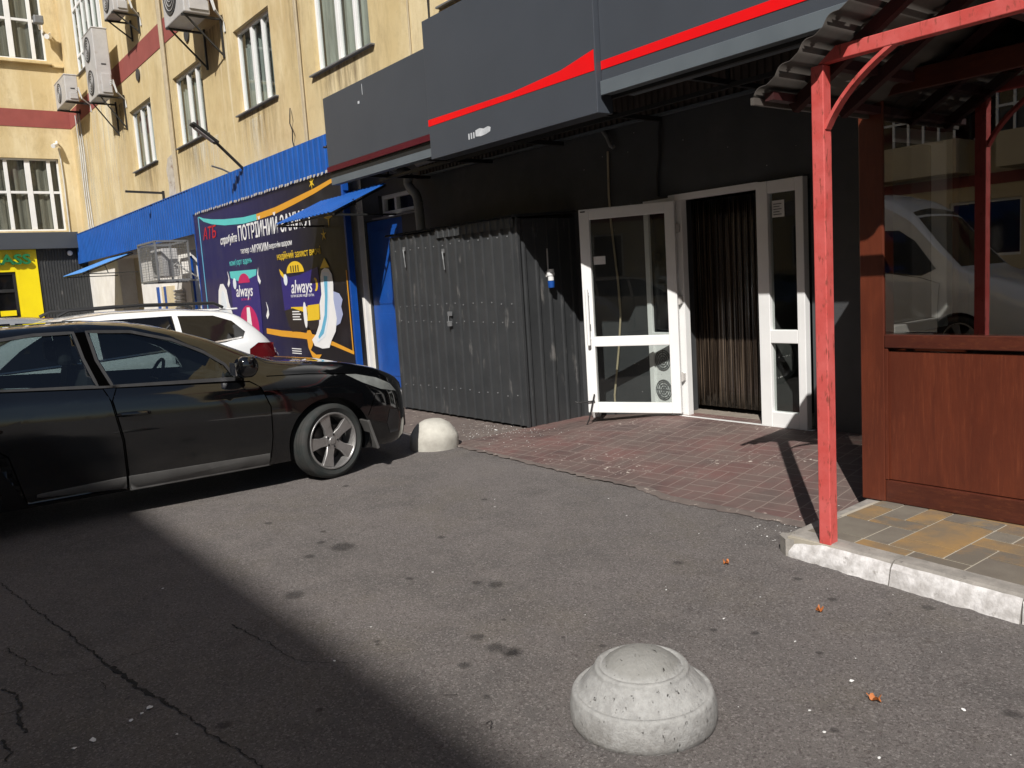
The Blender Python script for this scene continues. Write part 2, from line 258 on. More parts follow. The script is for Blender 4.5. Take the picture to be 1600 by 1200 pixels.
# ------------------------------------------------------------------ mesh helpers
def root_loc(p):
    v = Vector((0, 0, 0))
    while p is not None: v = v + p.location; p = p.parent
    return v
class MB:
    """collects shapes in world (or local) metres; build() links them as one object"""
    def __init__(s): s.v = []; s.f = []; s.mi = []; s.cur = 0
    def add(s, vs, fs):
        b = len(s.v); s.v += [tuple(p) for p in vs]; s.f += [tuple(b+i for i in f) for f in fs]; s.mi += [s.cur]*len(fs); return s
    def box(s, a, b, rot=None, c=None):
        x0, y0, z0 = a; x1, y1, z1 = b
        vs = [Vector(p) for p in ((x0, y0, z0), (x1, y0, z0), (x1, y1, z0), (x0, y1, z0), (x0, y0, z1), (x1, y0, z1), (x1, y1, z1), (x0, y1, z1))]
        if rot is not None:
            c = Vector(c) if c is not None else Vector(((x0+x1)/2, (y0+y1)/2, (z0+z1)/2))
            vs = [c + rot @ (p-c) for p in vs]
        return s.add(vs, [(0, 3, 2, 1), (4, 5, 6, 7), (0, 1, 5, 4), (1, 2, 6, 5), (2, 3, 7, 6), (3, 0, 4, 7)])
    def bar(s, p, q, w=.03, h=None, upv=(0, 0, 1)):
        p, q = Vector(p), Vector(q); h = h or w; d = (q-p).normalized(); u = Vector(upv)
        if abs(d.dot(u)) > .98: u = Vector((0, 1, 0))
        x = d.cross(u).normalized()*w/2; y = x.cross(d).normalized()*h/2
        return s.add([p-x-y, p+x-y, p+x+y, p-x+y, q-x-y, q+x-y, q+x+y, q-x+y], [(0, 1, 2, 3), (7, 6, 5, 4), (0, 4, 5, 1), (1, 5, 6, 2), (2, 6, 7, 3), (3, 7, 4, 0)])
    def tube(s, pts, r=.02, n=10, cap=True):
        pts = [Vector(p) for p in pts]; rings = []; prev = None
        for i, p in enumerate(pts):
            d = (pts[min(i+1, len(pts)-1)]-pts[max(i-1, 0)]).normalized()
            if prev is None:
                prev = d.orthogonal().normalized()
            a = (prev - d*prev.dot(d)).normalized(); b = d.cross(a); prev = a
            rr = r[i] if isinstance(r, (list, tuple)) else r
            rings.append([p + (a*math.cos(t)+b*math.sin(t))*rr for t in [2*PI*j/n for j in range(n)]])
        vs = [q for R in rings for q in R]; fs = []
        for i in range(len(pts)-1):
            for j in range(n): fs.append((i*n+j, i*n+(j+1) % n, (i+1)*n+(j+1) % n, (i+1)*n+j))
        if cap: fs.append(tuple(reversed(range(n)))); fs.append(tuple((len(pts)-1)*n+j for j in range(n)))
        return s.add(vs, fs)
    def lathe(s, prof, c=(0, 0, 0), n=48, axis='Z', cap=True, wob=0):
        vs = []; c = Vector(c)
        for i, (r, z) in enumerate(prof):
            for j in range(n):
                t = 2*PI*j/n; rr = r*(1+wob*math.sin(3*t+1)+wob*.6*math.sin(7*t+i))
                x, y = rr*math.cos(t), rr*math.sin(t)
                vs.append(c+(Vector((x, y, z)) if axis == 'Z' else Vector((z, x, y)) if axis == 'X' else Vector((y, z, x))))
        fs = []
        for i in range(len(prof)-1):
            for j in range(n): fs.append((i*n+j, i*n+(j+1) % n, (i+1)*n+(j+1) % n, (i+1)*n+j))
        if cap:
            if prof[0][0] > 1e-4: fs.append(tuple(reversed(range(n))))
            if prof[-1][0] > 1e-4: fs.append(tuple((len(prof)-1)*n+j for j in range(n)))
        return s.add(vs, fs)
    def prism(s, pts, d):
        """closed polygon of 3D points extruded by vector d"""
        n = len(pts); d = Vector(d); a = [Vector(p) for p in pts]; b = [p+d for p in a]
        return s.add(a+b, [tuple(range(n)), tuple(reversed(range(n, 2*n)))] + [(i, n+i, n+(i+1) % n, (i+1) % n) for i in range(n)])
    def sheet(s, pts): return s.add(pts, [tuple(range(len(pts)))])
    def build(s, name, mats, parent=None, smooth=False, bevel=0, solid=0, local=False, weld=False, angle=35, recalc=True):
        me = bpy.data.meshes.new(name); off = Vector((0, 0, 0)) if local else root_loc(parent)
        me.from_pydata([Vector(p)-off for p in s.v], [], s.f)
        if not isinstance(mats, (list, tuple)): mats = [mats]
        for m in mats: me.materials.append(m)
        if len(mats) > 1: me.polygons.foreach_set('material_index', s.mi)
        if recalc or weld:
            bm = bmesh.new(); bm.from_mesh(me)
            if weld: bmesh.ops.remove_doubles(bm, verts=bm.verts, dist=1e-4)
            if recalc: bmesh.ops.recalc_face_normals(bm, faces=bm.faces)
            bm.to_mesh(me); bm.free()
        o = bpy.data.objects.new(name, me); COL.objects.link(o); o.parent = parent
        if smooth:
            me.polygons.foreach_set('use_smooth', [True]*len(me.polygons))
            me.set_sharp_from_angle(angle=math.radians(angle))
        if solid: md = o.modifiers.new('t', 'SOLIDIFY'); md.thickness = solid; md.offset = 0
        if bevel:
            md = o.modifiers.new('b', 'BEVEL'); md.width = bevel; md.segments = 2; md.limit_method = 'ANGLE'; md.angle_limit = math.radians(40)
        me.update(); return o
def tag(o, label=None, cat=None, group=None, kind=None):
    if label: o['label'] = label
    if cat: o['category'] = cat
    if group: o['group'] = group
    if kind: o['kind'] = kind
    return o
def thing(name, loc, label, cat, group=None, rz=0):
    o = bpy.data.objects.new(name, None); COL.objects.link(o); o.location = loc; o.rotation_euler.z = rz
    o.empty_display_size = .2; return tag(o, label, cat, group)
def bake(o):
    dg = bpy.context.evaluated_depsgraph_get(); me = bpy.data.meshes.new_from_object(o.evaluated_get(dg)); o.modifiers.clear(); o.data = me; return o
def text(body, name, mat, parent, pos, size, width=None, depth=.004, bold=0, shear=0, axis='X', local=False, rot=0):
    """lettering on a wall facing -Y (axis X) or +X (axis Y)"""
    cu = bpy.data.curves.new(name, 'FONT'); cu.body = body; cu.size = size; cu.extrude = depth; cu.offset = bold; cu.shear = shear; cu.resolution_u = 3
    tmp = bpy.data.objects.new(name, cu); COL.objects.link(tmp)
    dg = bpy.context.evaluated_depsgraph_get(); me = bpy.data.meshes.new_from_object(tmp.evaluated_get(dg)); bpy.data.objects.remove(tmp)
    xs = [v.co.x for v in me.vertices]; x0, x1 = min(xs), max(xs); sc = (width/(x1-x0)) if width else 1
    off = Vector((0, 0, 0)) if local else root_loc(parent)
    for v in me.vertices:
        x, y, z = (v.co.x-x0)*sc, v.co.y, v.co.z
        x, y = x*math.cos(rot)-y*math.sin(rot), x*math.sin(rot)+y*math.cos(rot)
        q = Vector((x, -z, y)) if axis == 'X' else Vector((z, x, y))
        v.co = q + Vector(pos) - off
    me.materials.clear(); me.materials.append(mat)
    o = bpy.data.objects.new(name, me); COL.objects.link(o); o.parent = parent; return o
def wall_cells(mb, u0, u1, z0, z1, holes, P, depth, zsplit=()):
    """wall face with rectangular openings; P(u,z,d) gives a point, d = depth into the wall"""
    us = sorted({u0, u1, *[h[0] for h in holes], *[h[1] for h in holes]}); zs = sorted({z0, z1, *zsplit, *[h[2] for h in holes], *[h[3] for h in holes]})
    us = [u for u in us if u0 <= u <= u1]; zs = [z for z in zs if z0 <= z <= z1]
    for a, b in zip(us, us[1:]):
        for c, d in zip(zs, zs[1:]):
            m = ((a+b)/2, (c+d)/2)
            if any(h[0] < m[0] < h[1] and h[2] < m[1] < h[3] for h in holes): continue
            mb.sheet([P(a, c, 0), P(b, c, 0), P(b, d, 0), P(a, d, 0)])
    for (a, b, c, d) in holes:
        for (p, q) in (((a, c), (b, c)), ((b, c), (b, d)), ((b, d), (a, d)), ((a, d), (a, c))):
            mb.sheet([P(*p, 0), P(*q, 0), P(*q, depth), P(*p, depth)])

# corrugated sheet: runs along direction e from p, height dz, ribs stand out along n
def corrugated(mb, p, e, length, z0, z1, n, pitch=.18, rib=.03, h=.018, ztop=None, vert=(0, 0, 1), flat=0):
    p, e, n, vert = Vector(p), Vector(e).normalized(), Vector(n).normalized(), Vector(vert)
    prof = [(0, 0)]; t = pitch*.5
    while t < length-pitch*.2:
        prof += [(t-rib*.5-.008, 0), (t-rib*.5, h), (t+rib*.5, h), (t+rib*.5+.008, 0)]; t += pitch
    prof.append((length, 0))
    zt = ztop or (lambda s: z1)
    vs = []
    for (s_, o_) in prof: vs += [p+e*s_+n*o_+vert*z0, p+e*s_+n*o_+vert*zt(s_)]
    mb.add(vs, [(2*i, 2*i+2, 2*i+3, 2*i+1) for i in range(len(prof)-1)])
    return prof

# ================================================================== SETTING
WY = 6.3        # ground floor wall plane
WX = -31.5      # wing wall plane
g = MB(); g.sheet([(-60, -40, 0), (40, -40, 0), (40, 6.6, 0), (-60, 6.6, 0)])
tag(g.build('asphalt_ground', A['asphalt']), kind='structure')
# red tiled ramp in front of the door
def ramp_z(x, y):
    s = max(0, min(1, (y-4.5)/(WY-4.5))); t = max(0, min(1, (x+7.05)/1.35)); return .006+.165*s*t
edge = [(-6.95, 4.55), (-6.84, 4.50), (-6.4, 4.475), (-5.936, 4.46), (-5.4, 4.43), (-4.778, 4.40), (-4.45, 4.41), (-4.2, 4.42), (-4.05, 4.36), (-3.952, 4.34), (-3.5, 4.36), (-3.163, 4.38), (-2.76, 4.40)]
def edge_y(x):
    for (a, b), (c, d) in zip(edge, edge[1:]):
        if a <= x <= c: return b+(d-b)*(x-a)/(c-a)
    return edge[0][1] if x < edge[0][0] else edge[-1][1]
def grid_sheet(name, x0, x1, nx, ylo, yhi, ny, zf, mat, **kw):
    mb = MB(); vs = []
    for i in range(nx+1):
        x = x0+(x1-x0)*i/nx; a, b = ylo(x), yhi(x)
        for j in range(ny+1):
            y = a+(b-a)*j/ny; vs.append((x, y, zf(x, y)))
    mb.add(vs, [(i*(ny+1)+j, (i+1)*(ny+1)+j, (i+1)*(ny+1)+j+1, i*(ny+1)+j+1) for i in range(nx) for j in range(ny)])
    return mb.build(name, mat, **kw)
tag(grid_sheet('tiled_ramp', -6.95, -2.74, 60, edge_y, lambda x: WY+.1, 12, lambda x, y: ramp_z(x, y)+.004, A['tiles'], smooth=True), kind='structure')
jig = [random.uniform(-.012, .012) for _ in range(200)]
tag(grid_sheet('ramp_edge', -7.0, -2.74, 110, lambda x: edge_y(x)-.035-.03*(x > -4.3)+jig[int((x+7)*25) % 200]*1.3, lambda x: edge_y(x)+.012+jig[int((x+7)*31) % 200]*.5, 3, lambda x, y: .004+.012*max(0, min(1, (y-edge_y(x)+.06)/.05)), A['apron'], smooth=True), kind='structure')
tag(grid_sheet('pavement', -32, -6.93, 80, lambda x: 4.56+.05*math.sin(x*3.1)+.03*math.sin(x*9.7), lambda x: WY+.1, 6, lambda x, y: .004, A['apron']), kind='structure')
# asphalt cracks
def ribbon(mb, pts, w0, w1, z=.004, jag=.005, step=.013):
    rnd = random.Random(5); P = []
    for a, b in zip(pts, pts[1:]):
        a, b = Vector(a), Vector(b); n = max(1, int((b-a).length/step))
        for i in range(n): P.append(a.lerp(b, i/n)+Vector((math.sin(len(P)*.9)+math.sin(len(P)*.37+1), math.cos(len(P)*.71)+math.sin(len(P)*.23)))*.0035)
    P.append(Vector(pts[-1])); N = len(P); L, R = [], []
    for i, p in enumerate(P):
        d = (P[min(i+1, N-1)]-P[max(i-1, 0)]).normalized(); nrm = Vector((-d.y, d.x)); t = i/(N-1)
        wv = (w0+(w1-w0)*t)*rnd.uniform(.3, 1.3); c = p+nrm*rnd.uniform(-jag, jag)
        L.append((c.x+nrm.x*wv/2, c.y+nrm.y*wv/2, z)); R.append((c.x-nrm.x*wv/2, c.y-nrm.y*wv/2, z))
    for i in range(N-1): mb.sheet([L[i], R[i], R[i+1], L[i+1]])
CR = CRACKS = __import__('json').loads('''[[[[-5.728, 0.454], [-5.352, 0.505], [-4.992, 0.548], [-4.517, 0.617], [-4.078, 0.671], [-3.97, 0.68]], 0.00525, 0.009600000000000001], [[[-3.97, 0.68], [-3.817, 0.706], [-3.614, 0.734], [-3.449, 0.765], [-3.371, 0.781]], 0.0225, 0.0176], [[[-3.371, 0.781], [-3.221, 0.81], [-3.111, 0.823], [-2.985, 0.841], [-2.874, 0.86], [-2.753, 0.884], [-2.661, 0.904]], 0.0075, 0.008], [[[-4.576, 0.35], [-4.46, 0.368], [-4.373, 0.398], [-4.258, 0.403], [-4.196, 0.43], [-4.133, 0.441], [-4.048, 0.483], [-4.02, 0.529], [-4.011, 0.657], [-4.014, 0.689], [-4.025, 0.795], [-4.04, 0.912], [-4.039, 1.029], [-4.019, 1.191]], 0.006, 0.0024000000000000002], [[[-4.039, 1.245], [-3.893, 1.271], [-3.791, 1.28], [-3.703, 1.308], [-3.552, 1.296], [-3.432, 1.317], [-3.318, 1.386], [-3.214, 1.472]], 0.006749999999999999, 0.0024000000000000002], [[[-4.091, 0.269], [-4.014, 0.307], [-3.913, 0.318], [-3.836, 0.315], [-3.745, 0.294], [-3.66, 0.292], [-3.589, 0.293]], 0.0075, 0.0176], [[[-3.829, 0.307], [-3.827, 0.273], [-3.819, 0.239]], 0.0045000000000000005, 0.0032], [[[-3.592, 0.213], [-3.52, 0.225], [-3.457, 0.23], [-3.398, 0.209]], 0.0105, 0.008], [[[-3.841, 0.608], [-3.78, 0.621], [-3.744, 0.618]], 0.0045000000000000005, 0.0024000000000000002], [[[-2.689, 1.607], [-2.658, 1.653], [-2.647, 1.657]], 0.003, 0.0032], [[[-2.398, 1.607], [-2.403, 1.628], [-2.354, 1.603]], 0.0045000000000000005, 0.0032]]''')
cm = MB()
for pts, w0, w1 in CR: ribbon(cm, pts, w0, w1)
tag(cm.build('asphalt_cracks', A['crack'], recalc=False), kind='structure')
# dark oily blotches soaked into the asphalt
k = NT('oil_blotch'); uv = k.n('ShaderNodeUVMap').outputs[0]
ln = k.n('ShaderNodeVectorMath', operation='LENGTH'); k.l(uv, ln.inputs[0])
al = k.ramp(k.math('ADD', ln.outputs['Value'], k.math('MULTIPLY', k.noise(45, 4), .5)), .62, 1.15, (1, 1, 1, 1), (0, 0, 0, 1))
k.val(k.b.inputs['Alpha'], k.math('MULTIPLY', al, .42)); k.bump(k.noise(320, 3, .7), .5, .005); k.fin((.052, .048, .046), .8, spec=.3); A['blotch'] = k.m
sm = MB(); uvs = []
for (x, y, r) in __import__('json').loads('''[[-4.962, 3.461, 0.045], [-4.751, 2.205, 0.14], [-4.946, 2.152, 0.05], [-4.738, 1.975, 0.06], [-5.164, 2.268, 0.04], [-6.229, 2.968, 0.05], [-3.6, 2.424, 0.05], [-3.5, 2.478, 0.075], [-3.033, 2.024, 0.06], [-2.881, 2.016, 0.08], [-2.795, 2.039, 0.085], [-2.844, 1.821, 0.05], [-3.101, 2.226, 0.025], [-1.88, 2.927, 0.028], [-1.52, 2.449, 0.03], [-1.163, 2.965, 0.05], [-3.296, 1.657, 0.02], [-4.186, 1.642, 0.1], [-2.79, 2.035, 0.05], [-2.747, 2.292, 0.02], [-2.415, 3.585, 0.04], [-3.087, 0.887, 0.05], [-2.327, 2.81, 0.03], [-2.15, 3.462, 0.04], [-2.932, 1.206, 0.03], [-5.668, 2.089, 0.05], [-3.326, 1.673, 0.03], [-2.556, 1.727, 0.03], [-4.43, 2.738, 0.05], [-3.927, 2.202, 0.04], [-1.794, 3.66, 0.05], [-2.564, 2.352, 0.03], [-3.015, 3.366, 0.05], [-2.178, 2.907, 0.03], [-2.042, 2.06, 0.335], [-7.0, 4.33, 0.31]]'''):
    n = 20; sm.add([(x, y, .003)]+[(x+r*math.cos(2*PI*i/n), y+r*.9*math.sin(2*PI*i/n), .003) for i in range(n)], [(0, 1+i, 1+(i+1) % n) for i in range(n)])
    for i in range(n): uvs += [(0, 0), (math.cos(2*PI*i/n), math.sin(2*PI*i/n)), (math.cos(2*PI*(i+1)/n), math.sin(2*PI*(i+1)/n))]
so = sm.build('asphalt_stains', A['blotch'], recalc=False); ul = so.data.uv_layers.new(name='UVMap')
for i, q in enumerate(uvs): ul.data[i].uv = q
tag(so, kind='structure')
# litter specks and leaves
lm = MB(); rl = random.Random(3)
spots = __import__('json').loads('''[[-1.663, 2.797, 0.014], [-1.287, 2.876, 0.012], [-2.404, 3.257, 0.008], [-2.007, 2.947, 0.008], [-1.535, 2.411, 0.008], [-1.649, 2.5, 0.009], [-3.432, 0.712, 0.02], [-3.407, 0.674, 0.013], [-3.379, 0.627, 0.014], [-3.328, 0.485, 0.018], [-3.32, 0.415, 0.014], [-4.847, 1.144, 0.01], [-3.144, 0.732, 0.008], [-3.491, 1.729, 0.008], [-3.917, 2.346, 0.008], [-4.732, 3.385, 0.01], [-4.901, 3.51, 0.008], [-3.282, 1.438, 0.009], [-3.86, 3.823, 0.01], [-4.26, 4.049, 0.009], [-2.368, 2.934, 0.008], [-1.333, 2.4, 0.008], [-1.808, 3.75, 0.012], [-2.793, 3.021, 0.007], [-7.153, 5.201, 0.03], [-7.153, 4.949, 0.012], [-3.26, 3.832, 0.007]]''')
for _ in range(60): spots.append((rl.uniform(-8, -.8), rl.uniform(1.6, 6.0), rl.uniform(.002, .004)))
for _ in range(170): spots.append((rl.gauss(-6.95, .5), rl.gauss(5.15, .22), rl.uniform(.003, .009)))
for _ in range(35): spots.append((rl.gauss(-2.95, .14), rl.gauss(4.25, .2), rl.uniform(.003, .009)))
for (x, y, r) in spots:
    if x < -2.8 and y > 4.45: z = ramp_z(x, y)+.006
    elif x > -2.75 and y > 3.7: continue
    else: z = .003
    r *= .7; a = rl.uniform(0, 6); q = [(x+r*math.cos(a+t)*rl.uniform(.6, 1.3), y+r*math.sin(a+t)*rl.uniform(.6, 1.3), z+rl.uniform(0, r*.5)) for t in (0, 1.5, 2.7, 4.2, 5.2)]
    lm.prism(q, (0, 0, .0015))
tag(lm.build('litter_specks', A['litter']), 'tiny white specks of litter and grit scattered on the asphalt', 'litter', kind='stuff')
def leaf(loc, label, rz, r):
    mb = MB(); n = 22; pts = []
    for i in range(n):
        t = 2*PI*i/n; rr = r*(.55+.45*abs(math.sin(2.5*t)))*(1.1 if abs(t-PI) < 2 else .8)
        pts.append((rr*math.cos(t)*1.25, rr*math.sin(t), .012*math.sin(3*t)+.016))
    mb.add([(0, 0, .007)]+pts, [(0, 1+i, 1+(i+1) % n) for i in range(n)])
    mb.tube([(0, 0, .008), (-r*1.2, .004, .012), (-r*1.9, .012, .02)], .0018, 5)
    o = mb.build('fallen_leaf', A['leaf'], local=True); o.location = loc; o.rotation_euler.z = rz
    tag(o, label, 'leaf', 'dry leaves on the asphalt')
LV = __import__('json').loads('''[[-1.522, 2.726], [-2.112, 3.299], [-2.815, 3.519]]''')
leaf((LV[0][0], LV[0][1], .002), 'curled orange dry leaf to the right of the nearest concrete dome', .4, .019)
leaf((LV[1][0], LV[1][1], .002), 'orange dry leaf between the dome and the whitewashed kerb', 2.0, .017)
leaf((LV[2][0], LV[2][1], .002), 'small flattened brown leaf nearest the red tiled ramp', 3.0, .016)

# ---- kiosk platform: kerbs and mixed-size pavers
kb = MB()
def kerb_run(mb, a, b, w, h, seg, white):
    a, b = Vector(a), Vector(b); L = (b-a).length; d = (b-a)/L; n = Vector((-d.y, d.x)); m = int(round(L/seg)) or 1; rk = random.Random(int(L*10))
    for i in range(m):
        p, q = a+d*(L*i/m+.004), a+d*(L*(i+1)/m-.004); hh = h+rk.uniform(-.004, .004)
        K = 14; vs = []
        for j in range(K+1):
            c = p.lerp(q, j/K); e = lambda s=.006: rk.uniform(-s, s)
            prof = [(-.035+e(.012), -.02), (-.028+e(.010), .03), (-.012+e(), hh-.035), (.005+e(.004), hh-.012), (.022, hh), (w*.5, hh+.001), (w, hh)]
            vs += [(c.x+n.x*o_, c.y+n.y*o_, z) for o_, z in prof]
        P_ = 7
        for j in range(K):
            for t in range(P_-1):
                mb.cur = 1 if t < 3 and white else 0
                mb.add([vs[j*P_+t], vs[(j+1)*P_+t], vs[(j+1)*P_+t+1], vs[j*P_+t+1]], [(0, 1, 2, 3)])
        mb.cur = 0
        for j in (0, K): mb.add(vs[j*P_:(j+1)*P_], [tuple(range(P_))])
C0, C1, C2 = (-2.66, 3.875), (-1.44, 3.775), (.9, 3.58)
kerb_run(kb, C0, C1, .12, .115, .62, True); kerb_run(kb, C1, C2, .12, .125, .8, True)
kerb_run(kb, (-2.745, 4.80), (-2.70, 3.93), .085, .11, .5, False)
kb.prism([(-2.745, 3.93, -.02), (-2.73, 3.89, -.02), (-2.66, 3.84, -.02), (-2.62, 3.86, -.02), (-2.62, 3.99, -.02), (-2.66, 4.0, -.02)], (0, 0, .115))
tag(kb.build('kerb', [A['kerbtop'], A['whitewash']], weld=True, smooth=True, angle=30), kind='structure')
pv = MB(); rp = random.Random(11); U = .145; nx, ny = 26, 8; occ = set()
ox, oy = -2.63, 3.95
pv.cur = 0; pv.box((-2.66, 3.86, .0), (1.2, 4.85, .1085)); 
sizes = [(3, 2), (2, 2), (2, 1), (1, 1), (2, 3), (1, 2)]
for j in range(ny):
    for i in range(nx):
        if (i, j) in occ: continue
        ss = sizes[:]; rp.shuffle(ss)
        for (a, b) in ss+[(1, 1)]:
            cells = [(i+p, j+q) for p in range(a) for q in range(b)]
            if all(c not in occ for c in cells): break
        occ.update(cells)
        x0, y0 = ox+i*U, oy+j*U-(i*U)*.082; gp = .0055; pv.cur = rp.choice([1, 1, 2, 2, 3, 1, 3])
        if y0 > 4.95: continue
        z = .112+rp.uniform(0, .003)
        pv.add([(x0+gp, y0+gp, .09), (x0+a*U-gp, y0+gp-a*U*.082, .09), (x0+a*U-gp, y0+b*U-gp-a*U*.082, .09), (x0+gp, y0+b*U-gp, .09),
                (x0+gp, y0+gp, z), (x0+a*U-gp, y0+gp-a*U*.082, z), (x0+a*U-gp, y0+b*U-gp-a*U*.082, z), (x0+gp, y0+b*U-gp, z)],
               [(4, 5, 6, 7), (0, 1, 5, 4), (1, 2, 6, 5), (2, 3, 7, 6), (3, 0, 4, 7)])
tag(pv.build('kiosk_pavement', [A['sand'], A['paver_g'], A['paver_y'], A['paver_o']], bevel=.002), kind='structure')

# ================================================================== MAIN BUILDING
bld = thing('apartment_building', (-20, WY, 0), 'beige stuccoed building with a dark red painted band, white windows and a white ground floor', 'building')
PX = lambda u, z, d: (u, WY+d, z)
wins = [(-24.2, -22.2), (-20.3, -18.3), (-16.35, -14.6), (-12.95, -11.1), (-9.15, -7.3), (-5.4, -3.5), (-1.6, .3), (2.2, 4.1)]
ZW0, ZW1 = 5.1, 6.62
holes = [(a, b, ZW0, ZW1) for a, b in wins]
upper = []
bay = (-29.35, -25.95, 8.75, 12.2)
holes2 = holes+upper+[bay]
mb = MB(); wall_cells(mb, WX, 14, 3.9, 14, holes2, PX, .16)
mb.build('wall', A['beige'], bld, recalc=False)
mb = MB(); mb.box((WX, WY-.012, 7.47), (14, WY+.02, 8.0)); mb.build('painted_band', A['bandred'], bld)
def window_set(parent, P, u0, u1, z0, z1, mull, trans=(), depth=.12, room=.5, name='window', fw_=.055, cur=True, sill=True, cm_='curtain'):
    """frame with sub-parts pane and blind; P(u,z,d)"""
    mb = MB()
    def bx(a, b, c, d, e0, e1): 
        p, q = Vector(P(a, c, e0)), Vector(P(b, d, e1)); mb.box([min(p[i], q[i]) for i in range(3)], [max(p[i], q[i]) for i in range(3)])
    bx(u0, u1, z0, z0+fw_, depth-.04, depth+.03); bx(u0, u1, z1-fw_, z1, depth-.04, depth+.03)
    bx(u0, u0+fw_, z0+fw_, z1-fw_, depth-.04, depth+.03); bx(u1-fw_, u1, z0+fw_, z1-fw_, depth-.04, depth+.03)
    for i, m in enumerate(mull): bx(m[0]-m[1]/2, m[0]+m[1]/2, z0+fw_, z1-fw_, depth-.045, depth+.025)
    us = [u0+fw_]+[x for m in mull for x in (m[0]-m[1]/2, m[0]+m[1]/2)]+[u1-fw_]
    for t in trans:
        for a, b in zip(us[::2], us[1::2]): bx(a, b, t-.04, t+.04, depth-.035, depth+.02)
    fr = mb.build(name, A['pvc'], parent, bevel=.006)
    mb = MB(); mb.sheet([P(u0+.02, z0+.02, depth), P(u1-.02, z0+.02, depth), P(u1-.02, z1-.02, depth), P(u0+.02, z1-.02, depth)]); mb.build('pane', A['winglass'], fr, recalc=False)
    if cur:
        mb = MB(); n = int((u1-u0)/.045); rc = random.Random(int(u0*100)); vs = []
        for i in range(n+1):
            u = u0+(u1-u0)*i/n; dd = depth+.10+.02*math.sin(i*1.25)+rc.uniform(-.006, .006); vs += [P(u, z0, dd), P(u, z1, dd)]
        gap = rc.randint(int(n*.3), int(n*.8))
        mb.add(vs, [(2*i, 2*i+2, 2*i+3, 2*i+1) for i in range(n)]); mb.build('blind', A[cm_], fr, recalc=False)
    mb = MB(); mb.sheet([P(u0, z0, room), P(u1, z0, room), P(u1, z1, room), P(u0, z1, room)])
    for (a, b) in (((u0, z0), (u1, z0)), ((u1, z0), (u1, z1)), ((u1, z1), (u0, z1)), ((u0, z1), (u0, z0))):
        mb.sheet([P(*a, .17), P(*b, .17), P(*b, room), P(*a, room)])
    mb.build('room_lining', A['roomdark'], fr, recalc=False)
    if sill:
        mb = MB(); p, q = Vector(P(u0-.12, z0-.05, -.07)), Vector(P(u1+.12, z0-.025, .10)); mb.box([min(p[i], q[i]) for i in range(3)], [max(p[i], q[i]) for i in range(3)])
        mb.build('sill', A['galv'], fr, bevel=.004)
    return fr
for (a, b, c, d) in holes+upper:
    if a < -2 : 
        w_ = b-a; window_set(bld, PX, a, b, c, d, [(a+w_*.40, .10), (a+w_*.70, .07)], cm_='curtain' if int(a) % 2 else 'curtain_mid')
mb = MB()
window_set(bld, PX, bay[0], bay[1], bay[2]+.0, bay[3], [(bay[0]+.62*i, .07) for i in range(1, 6)], trans=(9.25, 10.6, 11.3), depth=.03, name='window')
mb = MB(); mb.box((bay[0]+.05, WY+.02, 9.28), (bay[0]+1.2, WY+.045, 9.3)); 
# run-off stains below sills and brackets
k = NT('run_stain'); uv = k.n('ShaderNodeUVMap').outputs[0]; su = k.n('ShaderNodeSeparateXYZ'); k.l(uv, su.inputs[0])
ed = k.math('MULTIPLY', k.math('PINGPONG', su.outputs[0], .5), 3.2, clamp=True)
f_ = k.math('MULTIPLY', k.math('MULTIPLY', k.ramp(k.noise(1.6, 8, .72, (4.5, 4.5, .5)), .42, .66), k.math('POWER', su.outputs[1], 1.3)), ed)
k.val(k.b.inputs['Alpha'], k.math('MULTIPLY', f_, .75)); k.fin((.20, .15, .09), .9, spec=.1); A['runstain'] = k.m
k = NT('lime_streak'); uv = k.n('ShaderNodeUVMap').outputs[0]; su = k.n('ShaderNodeSeparateXYZ'); k.l(uv, su.inputs[0])
ed = k.math('MULTIPLY', k.math('PINGPONG', su.outputs[0], .5), 2.4, clamp=True)
f_ = k.math('MULTIPLY', k.math('MULTIPLY', k.ramp(k.noise(1.1, 8, .7, (4, 4, .35), loc=(3, 0, 8)), .47, .62), k.math('POWER', su.outputs[1], .6)), ed)
k.val(k.b.inputs['Alpha'], k.math('MULTIPLY', f_, .8)); k.fin((.80, .76, .62), .9, spec=.1); A['limestreak'] = k.m
def decals(name, rects, mat):
    mb = MB(); uvs_ = []
    for (x0, x1, z0, z1, off) in rects: mb.sheet([(x0, WY-off, z0), (x1, WY-off, z0), (x1, WY-off, z1), (x0, WY-off, z1)]); uvs_ += [(0, 0), (1, 0), (1, 1), (0, 1)]
    o = mb.build(name, mat, bld, recalc=False); ul = o.data.uv_layers.new(name='UVMap')
    for i, q in enumerate(uvs_): ul.data[i].uv = q
    o['kind'] = 'stuff'
decals('run_stain', [(a-.25, b+.25, 3.98, 5.04, .004) for a, b in wins if a < -5]+[(-25.8, -24.2, 5.2, 7.0, .005), (-18.2, -16.7, 5.6, 7.0, .0055), (-21.1, -20.2, 4.0, 9.5, .006), (-14.0, -13.1, 4.0, 8.0, .006), (-31.4, -29.0, 4.0, 7.4, .006)], A['runstain'])
decals('lime_streak', [(-29.4, -24.5, 4.0, 7.4, .008), (-19.9, -17.0, 3.98, 4.95, .008), (-16.4, -14.9, 3.98, 4.9, .008), (-31.3, -28.3, 4.0, 6.8, .009)], A['limestreak'])
# round vents
for (x, z) in ((-22.95, 7.3), (-18.95, 7.25)):
    mb = MB(); mb.lathe([(.15, 0), (.15, .03), (.12, .03), (.12, .01), (.0, .01)], (x, WY-.035, z), 24, 'Y'); 
    for t in range(-3, 4): mb.box((x-.11, WY-.03, z+t*.033-.006), (x+.11, WY-.022, z+t*.033+.006))
    mb.build('vent', A['acdark'], bld)
